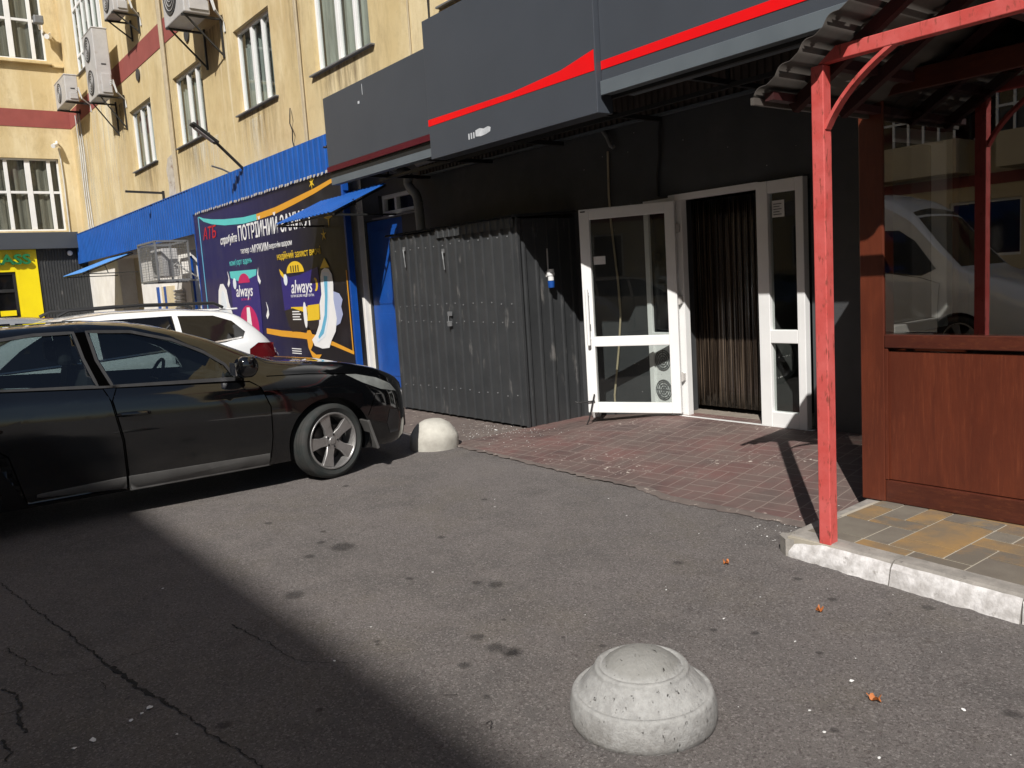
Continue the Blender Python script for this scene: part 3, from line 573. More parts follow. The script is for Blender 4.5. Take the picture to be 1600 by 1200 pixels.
# stained patch with peeled plaster under the second window
mb = MB(); rn = random.Random(2); pts = [(-21.3, 5.0), (-20.85, 5.05), (-20.7, 4.6), (-20.78, 4.2), (-20.9, 3.99), (-21.5, 3.99), (-21.42, 4.4), (-21.5, 4.75)]
mb.prism([(x, WY-.008, z) for x, z in pts], (0, .004, 0)); mb.build('peeled_plaster', simple('bare_plaster', (.55, .5, .42), (.38, .33, .27), 6, rough=.9, bump=.6, bs=30, bd=.01, dirt=(.2, .1, .05), dlo=.55, dhi=.68, ds=5), bld)
# lower white storey
low = [(-27.35, -25.0, 0, 2.95), (-20.35, -19.75, .0, 2.75), (-11.72, -10.62, .06, 2.62), (-11.25, -10.2, 2.64, 2.95), (-5.56, -4.05, .0, 2.30)]
mb = MB(); wall_cells(mb, WX, -11.76, 0, 3.9, [low[0], low[1]], PX, .45)
mb.build('ground_floor_wall', A['whitewall'], bld, recalc=False)
mb = MB(); wall_cells(mb, -11.76, 1.5, 0, 3.9, [low[2], (-11.25, -10.2, 2.64, 2.95), (-5.90, -5.57, .168, 2.28), (-5.56, -4.05, .0, 2.30)], PX, .3)
mb.build('shop_wall', A['blackwall'], bld, recalc=False)
# recess of the left door
mb = MB(); mb.box((-27.35, WY+.45, 0), (-25.0, WY+.5, 2.95)); mb.build('recess_wall', A['cream'], bld)
mb = MB(); mb.box((-26.3, WY+.36, .0), (-25.25, WY+.44, 2.25)); d_ = mb.build('door', A['blackplastic'], bld, bevel=.01); d_['label'] = 'dark metal door in the recess under the pale blue awning'
mb = MB(); mb.tube([(-26.15, WY+.34, 1.0), (-26.15, WY+.30, 1.0), (-26.05, WY+.30, 1.0)], .012, 8); mb.build('handle', A['galv'], d_)
# cream panels edged with blue strips
mb = MB(); mb.box((-23.0, WY-.03, 0), (-21.9, WY-.002, 1.98)); pn = mb.build('panel', A['cream'], bld)
mb = MB(); mb.box((-23.45, WY-.035, 0), (-23.28, WY-.002, 1.98)); mb.build('blue_strip', A['bluedoor'], bld)
mb = MB(); mb.box((-22.75, WY-.045, 0), (-22.58, WY-.032, 1.98)); mb.build('blue_strip', A['bluedoor'], bld)
mb = MB(); mb.box((-20.45, WY-.05, 0), (-20.27, WY-.002, 2.62)); mb.box((-20.27, WY+.1, 0), (-19.75, WY+.14, 2.7)); mb.build('blue_strip', A['bluedoor'], bld)
mb = MB()
for i in range(14): mb.box((-21.85, WY-.06, .7+i*.085), (-21.05, WY-.03, .7+i*.085+.06), Matrix.Rotation(.5, 3, 'X'))
mb.build('louvre', A['acwhite'], bld)
# fascia of blue corrugated sheet
fas = thing('blue_fascia', (-20, WY-.3, 3.0), 'long saturated blue corrugated metal fascia above the white ground floor and the poster', 'cladding')
mb = MB(); corrugated(mb, (-31.4, WY-.28, 0), (1, 0, 0), 12.5, 3.03, 3.98, (0, -1, 0), .2, .03, .02); corrugated(mb, (-18.9, WY-.33, 0), (1, 0, 0), 8.6, 3.42, 3.98, (0, -1, 0), .2, .03, .02)
mb.build('sheet', A['bluemetal'], fas, recalc=False, solid=.004)
mb = MB(); mb.box((-31.42, WY-.3, 3.982), (-10.2, WY, 4.0)); mb.box((-31.4, WY-.26, 3.035), (-18.9, WY-.24, 3.08)); mb.box((-18.9, WY-.31, 3.425), (-10.2, WY-.29, 3.47)); mb.box((-31.42, WY-.3, 3.03), (-31.40, WY, 3.98)); mb.build('flashing', A['bluemetal'], fas)
mb = MB(); rn = random.Random(8)
for i in range(60):
    x = -18.6+i*.13+rn.uniform(-.03, .03); z = 3.40-.015*rn.random()
    mb.prism([(x, WY-.36, z), (x+.07, WY-.36, z+.01), (x+.1, WY-.36, z+.045), (x+.02, WY-.36, z+.05)], (0, .006, 0))
mb.build('torn_flashing', A['pvcgrey'], fas)['kind'] = 'stuff'
# blue service door + window above
dd = MB(); dd.box((-11.70, WY+.02, .08), (-10.64, WY+.07, 2.60)); d1 = dd.build('door', A['bluedoor'], bld, bevel=.006); d1['label'] = 'plain blue service door beside the dark corrugated shed'
mb = MB(); mb.box((-11.56, WY+.012, .25), (-10.78, WY+.018, 1.2)); mb.box((-11.56, WY+.012, 1.35), (-10.78, WY+.018, 2.45)); mb.build('pressed_panel', A['bluedoor'], d1, bevel=.003)
mb = MB(); mb.tube([(-10.75, WY+.02, 1.1), (-10.75, WY-.03, 1.1), (-10.88, WY-.03, 1.1)], .011, 8); mb.build('handle', A['galv'], d1)
mb = MB(); mb.box((-11.75, WY-.10, 0), (-11.25+.6, WY-.0, .055)); mb.build('doorstep', A['concrete'], bld, bevel=.01)
fr = window_set(bld, PX, -11.25, -10.2, 2.66, 2.95, [(-10.85, .06)], depth=.1, cur=False, sill=True)
mb = MB(); mb.box((-12.08, WY-.09, 0), (-11.78, WY-.0, 3.1)); mb.build('pilaster', A['whitewall'], bld, bevel=.008)

# ------------------------------------------------------------ shop entrance
FL = .17
door = MB()
def fb(mb, a, b, c, d, y0, y1): mb.box((a, y0, c), (b, y1, d))
# jambs, head, threshold
fb(door, -5.56, -5.49, FL, 2.30, WY-.035, WY+.06); fb(door, -5.488, -5.41, FL, 2.24, WY-.02, WY+.05); fb(door, -5.49, -4.54, 2.242, 2.30, WY-.03, WY+.05)
fb(door, -5.49, -5.41, 2.241, 2.242, WY-.02, WY+.05)
fb(door, -5.60, -4.02, FL-.03, FL+.0, WY-.08, WY+.12)
ent = door.build('door', A['pvc'], bld, bevel=.005); ent['label'] = 'open white shop doorway with brown plastic strip curtain'
mb = MB(); fb(mb, -5.6, -4.0, .0, FL-.031, WY-.06, WY+.30); fb(mb, -6.2, -3.4, 0, .168, WY+.12, WY+2.8); mb.build('doorstep', simple('worn_step', (.28, .24, .20), (.2, .17, .14), 9, rough=.8, bump=.4, bs=60), bld)
# hinges
for z in (.55, 1.30, 1.98):
    mb = MB(); mb.tube([(-5.452, WY-.05, z-.045), (-5.452, WY-.05, z+.045)], .011, 10); mb.box((-5.475, WY-.05, z-.035), (-5.43, WY-.022, z+.035)); mb.build('hinge', A['pvcgrey'], ent)
# strip curtain, each strip overlapping the next
rs = random.Random(21); ns = 30
for i in range(ns):
    x = -5.71+(1.03)*i/(ns-1); mb = MB(); vs = []; wdt = .027; yy = WY+.30+(.012 if i % 2 else 0); ph = rs.uniform(-.012, .012)
    for j in range(9):
        z = FL+.05+(2.19-FL)*j/8; dx = ph*(1-j/8)
        for t in range(5): vs.append((x+dx+(t-2)/2*wdt, yy+.003*((t-2)/2)**2*(-1 if i % 3 else 1)+rs.uniform(-.001, .001), z))
    mb.add(vs, [(j*5+t, j*5+t+1, (j+1)*5+t+1, (j+1)*5+t) for j in range(8) for t in range(4)])
    mb.build('curtain_strip', A['strip'], ent, smooth=True, solid=.002)
# sidelight, slightly proud
mb = MB(); a, b = -4.53, -4.07
fb(mb, a, a+.115, FL, 2.29, WY-.075, WY-.0); fb(mb, b-.075, b, FL, 2.29, WY-.075, WY-.0)
for c_, d_2 in ((FL, .30), (.905, 1.02), (2.185, 2.29)): fb(mb, a+.115, b-.075, c_, d_2, WY-.073, WY-.0)
sl = mb.build('sidelight', A['pvc'], bld, bevel=.006); sl['label'] = 'narrow white fixed leaf with two dark panes right of the strip curtain'
mb = MB(); mb.box((a+.10, WY-.04, .29), (b-.07, WY-.034, .915)); mb.build('pane', A['doorglass'], sl)
mb = MB(); mb.box((a+.10, WY-.04, 1.01), (b-.07, WY-.034, 2.195)); mb.build('pane', A['doorglass'], sl)
mb = MB(); mb.box((a+.14, WY-.044, 1.98), (a+.26, WY-.0405, 2.12)); nb = mb.build('notice', A['litter'], sl)
mb = MB()
for i in range(5): mb.box((a+.155, WY-.0465, 2.0+i*.022), (a+.155+.08-.02*(i % 2), WY-.0442, 2.006+i*.022))
mb.box((a+.272, WY-.044, 1.98), (b-.08, WY-.0405, 2.10)); mb.build('notice_print', A['blackplastic'], sl)
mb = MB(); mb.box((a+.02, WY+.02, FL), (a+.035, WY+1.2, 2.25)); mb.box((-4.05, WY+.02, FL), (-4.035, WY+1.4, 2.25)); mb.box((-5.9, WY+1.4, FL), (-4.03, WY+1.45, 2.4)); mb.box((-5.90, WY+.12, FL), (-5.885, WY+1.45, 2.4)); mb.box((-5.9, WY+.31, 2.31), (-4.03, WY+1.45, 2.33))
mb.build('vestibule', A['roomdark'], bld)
# open leaf: frame, panes, pull handles, closer strip
hx, hy = -5.45, WY-.07; ang = math.atan2(5.80-hy, -6.30-hx)
leafo = thing('door_leaf', (hx, hy, FL), None, None); del_ = leafo; leafo.rotation_euler.z = ang
leafo.parent = None
lw, lh, z0 = .965, 2.07, .025
mb = MB(); yb, yf = -.03, .03
fb(mb, 0, .095, z0, lh, yb, yf); fb(mb, lw-.105, lw, z0, lh, yb, yf)
for c_, d_2 in ((z0, z0+.105), (.70, .80), (lh-.105, lh)): fb(mb, .095, lw-.105, c_, d_2, yb+.001, yf-.001)
for n_ in ('label', 'category'): 
    if n_ in leafo: del leafo[n_]
bpy.data.objects.remove(leafo)
leafm = mb.build('door_leaf', A['pvc'], None, bevel=.006, local=True); leafm.location = (hx, hy, FL); leafm.rotation_euler.z = ang
tag(leafm, 'white framed glass door leaf swung open against the dark wall', 'door')
def sub(mb, name, mat, **k_): o = mb.build(name, mat, None, local=True, **k_); o.parent = leafm; return o
mb = MB(); mb.box((.08, -.004, .79), (lw-.09, .004, lh-.095)); sub(mb, 'pane', A['doorglass'])
mb = MB(); mb.box((.08, -.004, z0+.095), (lw-.09, .004, .71)); sub(mb, 'pane', A['doorglass'])
for sgn in (1, -1):
    mb = MB(); x = lw-.06; y = .075*sgn
    mb.tube([(x, y, .72), (x, y, 1.28)], .017, 12)
    for z in (.78, 1.22): mb.tube([(x, y, z), (x, .03*sgn, z)], .013, 8)
    sub(mb, 'pull_handle', A['pvc'], smooth=True)
mb = MB(); mb.box((lw-.25, .0045, 1.52), (lw-.13, .006, 1.60)); mb.box((lw-.25, -.006, 1.52), (lw-.13, -.0045, 1.60)); sub(mb, 'sticker', A['litter'])
mb = MB(); mb.box((lw-.075, .031, .86), (lw-.045, .034, .93)); mb.lathe([(.006, 0), (.006, .006)], (lw-.06, .033, .90), 10, 'Y'); sub(mb, 'keyhole_plate', A['galv'])
mb = MB(); mb.tube([(lw-.08, .05, .22), (lw-.05, .06, .10), (lw-.02, .07, -.035), (lw+.01, .075, -.10)], .007, 8); mb.tube([(lw-.08, .05, .15), (lw+.10, .055, .13), (lw+.13, .055, .14)], .007, 8); sub(mb, 'door_stop', A['blackframe'])
mb = MB(); mb.box((lw-.07, .031, lh-.03), (lw-.02, .0335, lh-.018)); sub(mb, 'seal_mark', A['blackframe'])
# narrow fixed light left of the doorway, seen through the open leaf: dark pane above, panel with two grilles below
mb = MB(); a, b = -5.905, -5.565
fb(mb, a, a+.06, FL, 2.28, WY-.02, WY+.05); fb(mb, b-.05, b, FL, 2.28, WY-.02, WY+.05)
for c_, d_2 in ((FL, .24), (.92, .98), (2.21, 2.28)): fb(mb, a+.06, b-.05, c_, d_2, WY-.018, WY+.05)
fb(mb, a+.06, b-.05, .24, .92, WY+.0, WY+.03)
s2 = mb.build('sidelight', A['pvc'], bld, bevel=.004); s2['label'] = 'narrow white side panel with two round grilles seen through the lower pane of the open door'
mb = MB(); mb.box((a+.05, WY+.01, .97), (b-.04, WY+.014, 2.22)); mb.build('pane', A['tintglass'], s2)
for z in (.40, .70):
    mb = MB(); c = (-5.735, WY-.002, z)
    for r_ in (.03, .055, .08, .10): mb.lathe([(r_-.004, 0), (r_-.004, -.008), (r_+.004, -.008), (r_+.004, 0)], c, 28, 'Y', cap=False)
    for q in range(8): mb.bar((c[0], c[1]-.005, c[2]), (c[0]+.10*math.cos(q*PI/4), c[1]-.005, c[2]+.10*math.sin(q*PI/4)), .004)
    mb.build('grille', A['galv'], s2)
# beige conduit down the wall and hose stub at the top
cd = MB(); cd.tube([(-6.42, WY-.02, 3.06), (-6.33, WY-.05, 2.98), (-6.27, WY-.06, 2.88), (-6.24, WY-.05, 2.86)], .022, 10)
o = cd.build('hose_stub', A['greypipe'], None, smooth=True); tag(o, 'short curved grey hose hanging from the canopy above the open door', 'hose')
cd = MB(); cd.tube([(-6.36, WY-.02, 2.84), (-6.38, WY-.015, 2.4), (-6.36, WY-.02, 2.1), (-6.30, WY-.02, 1.5), (-6.28, WY-.025, 1.15), (-6.33, WY-.025, .8), (-6.42, WY-.03, .3), (-6.42, WY-.03, .12)], .011, 8)
o = cd.build('conduit', A['cable'], None, smooth=True); tag(o, 'thin beige conduit running down the dark wall behind the open door leaf', 'conduit')
mb = MB(); mb.lathe([(.035, 0), (.075, .13), (.08, .135), (.072, .135), (.03, .01), (0, .01)], (-6.62, WY-.12, .03), 20)
tag(mb.build('bucket', A['pvc'], None, smooth=True), 'small white plastic tub on the ground behind the free edge of the open door', 'tub')

# ------------------------------------------------------------ corrugated shed
shed = thing('storage_shed', (-8.25, 5.9, 0), 'dark grey corrugated metal shed standing against the shop wall', 'shed')
mb = MB(); corrugated(mb, (-9.56, 5.47, 0), (1, 0, 0), 2.61, .035, 2.22, (0, -1, 0), .175, .022, .022); mb.build('front_sheet', A['blackmetal'], shed, recalc=False, solid=.003)
mb = MB(); corrugated(mb, (-6.945, 5.475, 0), (0, 1, 0), .82, .02, 2.22, (1, 0, 0), .165, .022, .022); mb.build('side_sheet', A['blackmetal'], shed, recalc=False, solid=.003)
mb = MB(); mb.box((-6.95, 5.462, .02), (-6.915, 5.498, 2.23)); mb.build('corner_trim', A['blackmetal'], shed, bevel=.004)
mb = MB(); mb.box((-9.555, 5.48, .02), (-9.54, 6.29, 2.2)); mb.build('far_side', A['blackmetal'], shed)
mb = MB(); corrugated(mb, (-9.62, 5.42, 2.235), (1, 0, 0), 2.76, 0, .86, (0, 0, 1), .115, .03, .022, vert=(0, 1, .05)); mb.build('roof_sheet', A['blackmetal'], shed, recalc=False, solid=.003)
mb = MB(); corrugated(mb, (-8.45, 5.445, 0), (1, 0, 0), 1.50, 2.13, 2.232, (0, -1, 0), .115, .03, .012); mb.build('top_flashing', A['blackmetal'], shed, recalc=False, solid=.003)
mb = MB(); rn = random.Random(4)
for z in (.35, 1.15, 1.35, 2.05):
    for i in range(14):
        x = -9.42+i*.18; mb.lathe([(.009, 0), (.007, -.006), (0, -.008)], (x+rn.uniform(-.01, .01), 5.468, z+rn.uniform(-.015, .015)), 8, 'Y')
    for i in range(4): mb.lathe([(.009, 0), (.007, .006), (0, .008)], (-6.944, 5.55+i*.17, z+.05+rn.uniform(-.02, .02)), 8, 'X')
mb.build('screws', A['galv'], shed)['kind'] = 'stuff'
for (x, z, h_) in ((-9.18, 2.05, .10), (-8.30, 1.97, .09)):
    mb = MB(); mb.tube([(x-.01, 5.44, z), (x+.01, 5.435, z-h_), (x+.015, 5.44, z-h_-.12)], .008, 6); mb.box((x-.02, 5.44, z-.02), (x+.03, 5.447, z+.03)); mb.build('hinge', A['galv'], shed)
mb = MB(); mb.box((-8.28, 5.43, 1.22), (-8.20, 5.447, 1.27)); mb.tube([(-8.25, 5.425, 1.22), (-8.25, 5.42, 1.16), (-8.22, 5.42, 1.15)], .007, 6); mb.box((-8.265, 5.41, 1.10), (-8.205, 5.44, 1.16)); mb.build('padlock', A['galv'], shed, bevel=.004)
pl = thing('power_socket', (-6.92, 5.86, 1.55), 'small white and blue industrial socket hanging on the side of the shed', 'socket')
mb = MB(); mb.lathe([(.0, .0), (.032, .0), (.034, .05), (.042, .052), (.042, .08), (.036, .085), (.036, .12), (0, .12)], (-6.88, 5.86, 1.56), 18); mb.build('cap', A['pvc'], pl, smooth=True)
mb = MB(); mb.lathe([(.03, -.075), (.034, -.07), (.038, 0), (.0, 0)], (-6.88, 5.86, 1.556), 18); mb.build('plug_body', A['bluedoor'], pl, smooth=True)
mb = MB(); mb.box((-6.945, 5.845, 1.60), (-6.90, 5.875, 1.66)); mb.tube([(-6.92, 5.86, 1.66), (-6.92, 5.86, 1.74), (-6.93, 5.87, 1.9)], .008, 8); mb.build('bracket', A['pvcgrey'], pl)

cd = MB(); cd.tube([(-5.62, WY-.02, 3.05), (-5.64, WY-.03, 2.9), (-5.66, WY-.02, 2.7), (-5.70, WY-.02, 2.5), (-5.70, WY-.02, 2.31)], .014, 8)
tag(cd.build('cable', A['blackplastic'], None, smooth=True), 'thick black cable running down the black wall to the door head', 'cable')
cm2 = MB(); rn = random.Random(15)
for _ in range(46):
    x, z = rn.uniform(-6.9, -3.3), rn.choice([rn.uniform(.2, 3.0), rn.uniform(.15, .8)]); s_ = rn.uniform(.003, .008)
    if -5.62 < x < -4.0 and z < 2.35: continue
    cm2.prism([(x, WY-.003, z), (x+s_, WY-.003, z+s_*.3), (x+s_*.8, WY-.003, z+s_*1.4), (x-s_*.2, WY-.003, z+s_)], (0, .002, 0))
cm2.build('paint_specks', A['pvcgrey'], bld)['kind'] = 'stuff'
# ------------------------------------------------------------ canopy and signboards
can = thing('shop_canopy', (-6.3, 5.6, 3.2), 'dark sheet metal canopy on steel trusses behind the grey signboards', 'canopy')
mb = MB(); corrugated(mb, (-10.0, 4.92, 3.62), (1, 0, 0), 11.0, 0, 1.36, (0, 0, 1), .09, .03, .02, vert=(0, 1, .02)); mb.build('roof_sheet', A['underside'], can, recalc=False, solid=.003)
mb = MB(); corrugated(mb, (-11.35, 5.52, 3.63), (1, 0, 0), 1.35, 0, .77, (0, 0, 1), .09, .03, .02, vert=(0, 1, .02)); mb.build('roof_sheet', A['underside'], can, recalc=False, solid=.003)  # unseen canopy extension, added to shade the wall above the blue door
mb = MB(); corrugated(mb, (-10.0, WY-.04, 0), (1, 0, 0), 11.0, 3.08, 3.62, (0, -1, 0), .08, .03, .02); mb.build('back_sheet', A['underside'], can, recalc=False, solid=.003)
mb = MB(); mb.box((-10.1, WY-.08, 3.05), (1, WY-.02, 3.075)); mb.box((-4.80, 4.98, 2.98), (-3.0, 5.06, 3.14)); mb.build('inner_beam', A['lip'], can)
for i, x in enumerate((-9.7, -8.3, -7.0, -5.6, -4.3, -3.3)):
    mb = MB(); mb.bar((x, 4.93, 3.02), (x, WY-.06, 3.02), .04); mb.bar((x, 4.95, 3.02), (x, 4.95, 3.6), .035); mb.bar((x, 4.97, 3.04), (x, WY-.1, 3.58), .03); mb.bar((x, 5.6, 3.04), (x, 5.6, 3.3), .025)
    mb.build('truss', A['blackframe'], can)
mb = MB()
for y in (4.97, 5.6): mb.bar((-9.9, y, 2.995), (.8, y, 2.995), .035)
mb.build('purlin', A['blackframe'], can)
mb = MB(); mb.tube([(-9.2, 5.75, 3.12), (-8.0, 5.75, 3.14), (-6.9, 5.75, 3.16)], .05, 14); o = mb.build('soffit_duct', A['greypipe'], None, smooth=True); tag(o, 'grey round pipe running under the canopy behind the signboard', 'pipe')
mb = MB(); mb.tube([(-9.55, 5.6, 3.12), (-9.95, 6.05, 3.11), (-10.02, 6.1, 3.07), (-10.04, 6.1, 2.98), (-9.98, 6.1, 2.90), (-9.86, 6.1, 2.82), (-9.82, 6.1, 2.74), (-9.80, 6.1, 2.5), (-9.79, 6.1, 2.2)], .062, 18)
for z in (2.70, 2.62): mb.lathe([(.062, -.012), (.068, -.01), (.068, .01), (.062, .012)], (-9.81, 6.1, z), 18)
o = mb.build('downpipe', A['greypipe'], None, smooth=True); tag(o, 'grey plastic downpipe with a swan neck bend above the shed', 'downpipe')

SY = 4.85
sgA = thing('signboard', (-8.6, SY, 3.6), 'plain dark grey left signboard with a maroon strip along its lower edge', 'signboard', 'grey signboards over the shop')
mb = MB(); mb.prism([(-9.85, SY, 3.13), (-7.405, SY, 3.13), (-7.405, SY, 3.98), (-9.85, SY, 3.96)], (0, .1, 0)); mb.build('panel', A['signgrey'], sgA, bevel=.004)
mb = MB(); mb.box((-9.87, SY-.012, 3.065), (-7.405, SY+.09, 3.128)); mb.build('strip', A['maroon'], sgA)
mb = MB(); mb.box((-9.86, SY+.015, 2.99), (-7.405, SY+.1, 3.063)); mb.cur = 1; mb.box((-9.80, SY+.0, 2.905), (-7.405, SY+.09, 2.988)); mb.build('flashing', [A['blackframe'], A['lip']], sgA)
mb = MB(); mb.box((-8.95, SY-.004, 3.72), (-8.915, SY, 3.75)); mb.box((-8.83, SY-.003, 3.80), (-8.825, SY, 3.92)); mb.build('scratch', A['smear'], sgA)
sgB = thing('signboard', (-6.2, SY, 3.6), 'tall dark grey middle signboard with a red stripe and an exposed end face', 'signboard', 'grey signboards over the shop')
mb = MB(); mb.prism([(-7.40, SY-.055, 2.86), (-4.945, SY-.055, 2.86), (-4.945, SY-.055, 5.2), (-6.4, SY-.055, 5.2), (-6.4, SY-.055, 4.21), (-7.40, SY-.055, 4.21)], (0, .17, 0)); mb.build('panel', A['signgrey'], sgB, bevel=.005)
mb = MB(); mb.prism([(-7.402, SY-.058, 3.185), (-6.03, SY-.058, 3.185), (-4.96, SY-.058, 3.185), (-4.96, SY-.058, 3.345), (-5.35, SY-.058, 3.275), (-6.03, SY-.058, 3.235), (-7.402, SY-.058, 3.25)], (0, .005, 0)); mb.build('stripe', A['signred'], sgB)
mb = MB(); mb.prism([(x, SY-.058, z) for x, z in ((-6.60, 2.955), (-6.52, 2.945), (-6.44, 2.95), (-6.37, 2.965), (-6.36, 3.0), (-6.40, 3.015), (-6.47, 3.005), (-6.53, 3.02), (-6.60, 3.01))], (0, .002, 0))
for x in (-6.72, -6.68, -6.64): mb.box((x, SY-.0575, 2.945), (x+.018, SY-.0555, 3.0))
mb.build('smudge', A['smear'], sgB)
sgC = thing('signboard', (-2.4, SY, 3.6), 'dark grey right signboard with a long red stripe over a blue grey flashing', 'signboard', 'grey signboards over the shop')
mb = MB(); mb.box((-4.94, SY, 3.10), (1.2, SY+.1, 5.2)); mb.build('panel', A['signgrey'], sgC, bevel=.004)
mb = MB(); mb.prism([(-4.938, SY-.004, 3.19), (1.19, SY-.004, 3.19), (1.19, SY-.004, 3.29), (-4.938, SY-.004, 3.255)], (0, .004, 0)); mb.build('stripe', A['signred'], sgC)
mb = MB(); mb.box((-4.93, SY-.03, 2.99), (1.2, SY-.004, 3.098)); mb.box((-4.93, SY-.0035, 3.0), (1.2, SY+.09, 3.0995)); mb.build('flashing', A['lip'], sgC, bevel=.004)

# ------------------------------------------------------------ poster
pb = thing('billboard', (-15.3, 5.98, .3), 'large dark blue advertising billboard with two product packs and headline lettering', 'billboard')
mb = MB(); mb.box((-18.86, 5.98, .30), (-11.78, 6.05, 3.50)); mb.build('panel', A['print'], pb)
mb = MB()
for (a, b) in (((-18.9, 5.972, .28), (-18.86, 6.07, 3.5)), ((-11.78, 5.972, .28), (-11.73, 6.07, 3.4))): mb.box(a, b)
mb.box((-18.86, 5.972, .26), (-11.78, 6.07, .30)); mb.build('frame', A['bluedoor'], pb)
LY = [0]
def pr(name, pts, ink_, lay=1, lab=None):
    mb = MB(); y = 5.98-.002-lay*.0022; mb.prism([(x, y, z) for x, z in pts], (0, .002, 0)); o = mb.build(name, A['ink_'+ink_], pb); return o
def band(name, pts, w, ink_, lay=1):
    mb = MB(); y = 5.98-.002-lay*.0022; n = len(pts); L_, R_ = [], []
    for i, (x, z) in enumerate(pts):
        a, b = pts[max(i-1, 0)], pts[min(i+1, n-1)]; d = Vector((b[0]-a[0], b[1]-a[1])).normalized(); ww = w[i] if isinstance(w, list) else w
        L_.append((x-d.y*ww/2, y, z+d.x*ww/2)); R_.append((x+d.y*ww/2, y, z-d.x*ww/2))
    mb.add(L_+R_, [(i, n+i, n+i+1, i+1) for i in range(n-1)]); return mb.build(name, A['ink_'+ink_], pb, recalc=False, solid=.0015)
def ell(cx, cz, rx, rz, n=28, a0=0, a1=2*PI): return [(cx+rx*math.cos(a0+(a1-a0)*i/(n if a1-a0 > 6.2 else n-1)), cz+rz*math.sin(a0+(a1-a0)*i/(n if a1-a0 > 6.2 else n-1))) for i in range(n)]
band('border_line', [(-18.54, 3.34), (-18.54, .6)], .05, 'blue')
band('arc', [(-18.5, 3.34), (-18.2, 3.25), (-17.71, 3.17), (-16.96, 3.09), (-15.91, 3.03), (-15.25, 3.03)], [.02, .07, .1, .12, .12, .11], 'teal')
band('arc', [(-15.25, 3.03), (-14.33, 3.06), (-13.48, 3.13), (-12.71, 3.20), (-11.9, 3.30)], [.11, .11, .10, .08, .06], 'gold')
band('arc', [(-15.3, .93), (-14.59, .89), (-13.76, .87), (-13.24, .84), (-12.53, .75), (-11.82, .62)], [.10, .11, .11, .1, .07, .05], 'gold')
band('border_line', [(-11.84, 1.9), (-11.84, .6)], .03, 'gold', 2)
def star(cx, cz, r, n=8, ink_='yellow'):
    pts = []
    for i in range(2*n): rr = r if i % 2 == 0 else r*.28; pts.append((cx+rr*math.sin(PI*i/n), cz+rr*math.cos(PI*i/n)))
    pr('star', pts, ink_, 2)
star(-12.79, 3.335, .11, 6); star(-12.52, 2.49, .10, 5); star(-12.3, 2.75, .16, 4)
T = lambda body, x, z, size, wd, ink_, **k_: text(body, 'lettering', A['ink_'+ink_], pb, (x, 5.9735, z), size, wd, .0012, **k_)
T('АТБ', -18.35, 2.84, .34, .86, 'red', bold=.003, shear=.25)
T('спробуйте', -17.30, 2.67, .22, .95, 'white', bold=.004, shear=.3)
T('ПОТРІЙНИЙ ЗАХИСТ', -16.26, 2.67, .385, 3.36, 'white', bold=.005)
T('тепер з', -16.23, 2.42, .15, .58, 'white', bold=.0); T("М'ЯКИМ", -15.60, 2.40, .20, .78, 'white', bold=.001); T('верхнім шаром', -14.78, 2.42, .14, 1.0, 'white')
T('комфорт вдень', -16.9, 2.22, .16, 1.2, 'teal'); T('надійний захист вночі', -14.47, 2.20, .17, 1.78, 'yellow')
# left pack
pr('pack', [(-16.95, 2.10), (-15.50, 2.08), (-15.46, 1.5), (-15.52, .62), (-16.85, .60), (-16.98, 1.3)], 'purple', 2)
pr('pack_top', [(-16.95, 2.11), (-15.50, 2.09), (-15.55, 1.98), (-15.9, 1.93), (-16.2, 1.86), (-16.6, 1.92), (-16.92, 1.98)], 'teal', 3)
pr('pack_badge', ell(-16.2, 1.86, .30, .18, 20, 0, PI), 'pink', 4); pr('pack_badge', ell(-16.72, 1.86, .09, .11), 'pale', 5)
T('always', -16.70, 1.60, .32, .90, 'white', bold=.003, shear=.2); T('ULTRA DAY', -16.45, 1.52, .06, .5, 'pink')
pr('pack_badge', ell(-16.15, .98, .50, .44), 'pink', 3); pr('pack_badge', [(-16.2, 1.38), (-16.05, 1.38), (-16.0, .95), (-16.08, .6), (-16.22, .6), (-16.27, .95)], 'white', 4); T('2x', -15.9, 1.15, .12, .16, 'white')
for (x, z, a_) in ((-17.15, 2.0, 1), (-15.35, 2.0, -1), (-15.25, 1.35, 1)): pr('splash', [(x, z-.14), (x+.10*a_, z-.02), (x+.06*a_, z+.12), (x+.13*a_, z+.02), (x+.15*a_, z-.12), (x+.05*a_, z-.2)], 'white', 2)
pr('pad_shape', [(-17.80, .7), (-17.80, 1.5), (-17.72, 1.75), (-17.58, 1.88), (-17.40, 1.88), (-17.24, 1.75), (-17.18, 1.5), (-17.05, 1.3), (-16.95, 1.1), (-16.95, .7)], 'white', 3); pr('pad_core', ell(-17.47, 1.42, .16, .32), 'pale', 4)
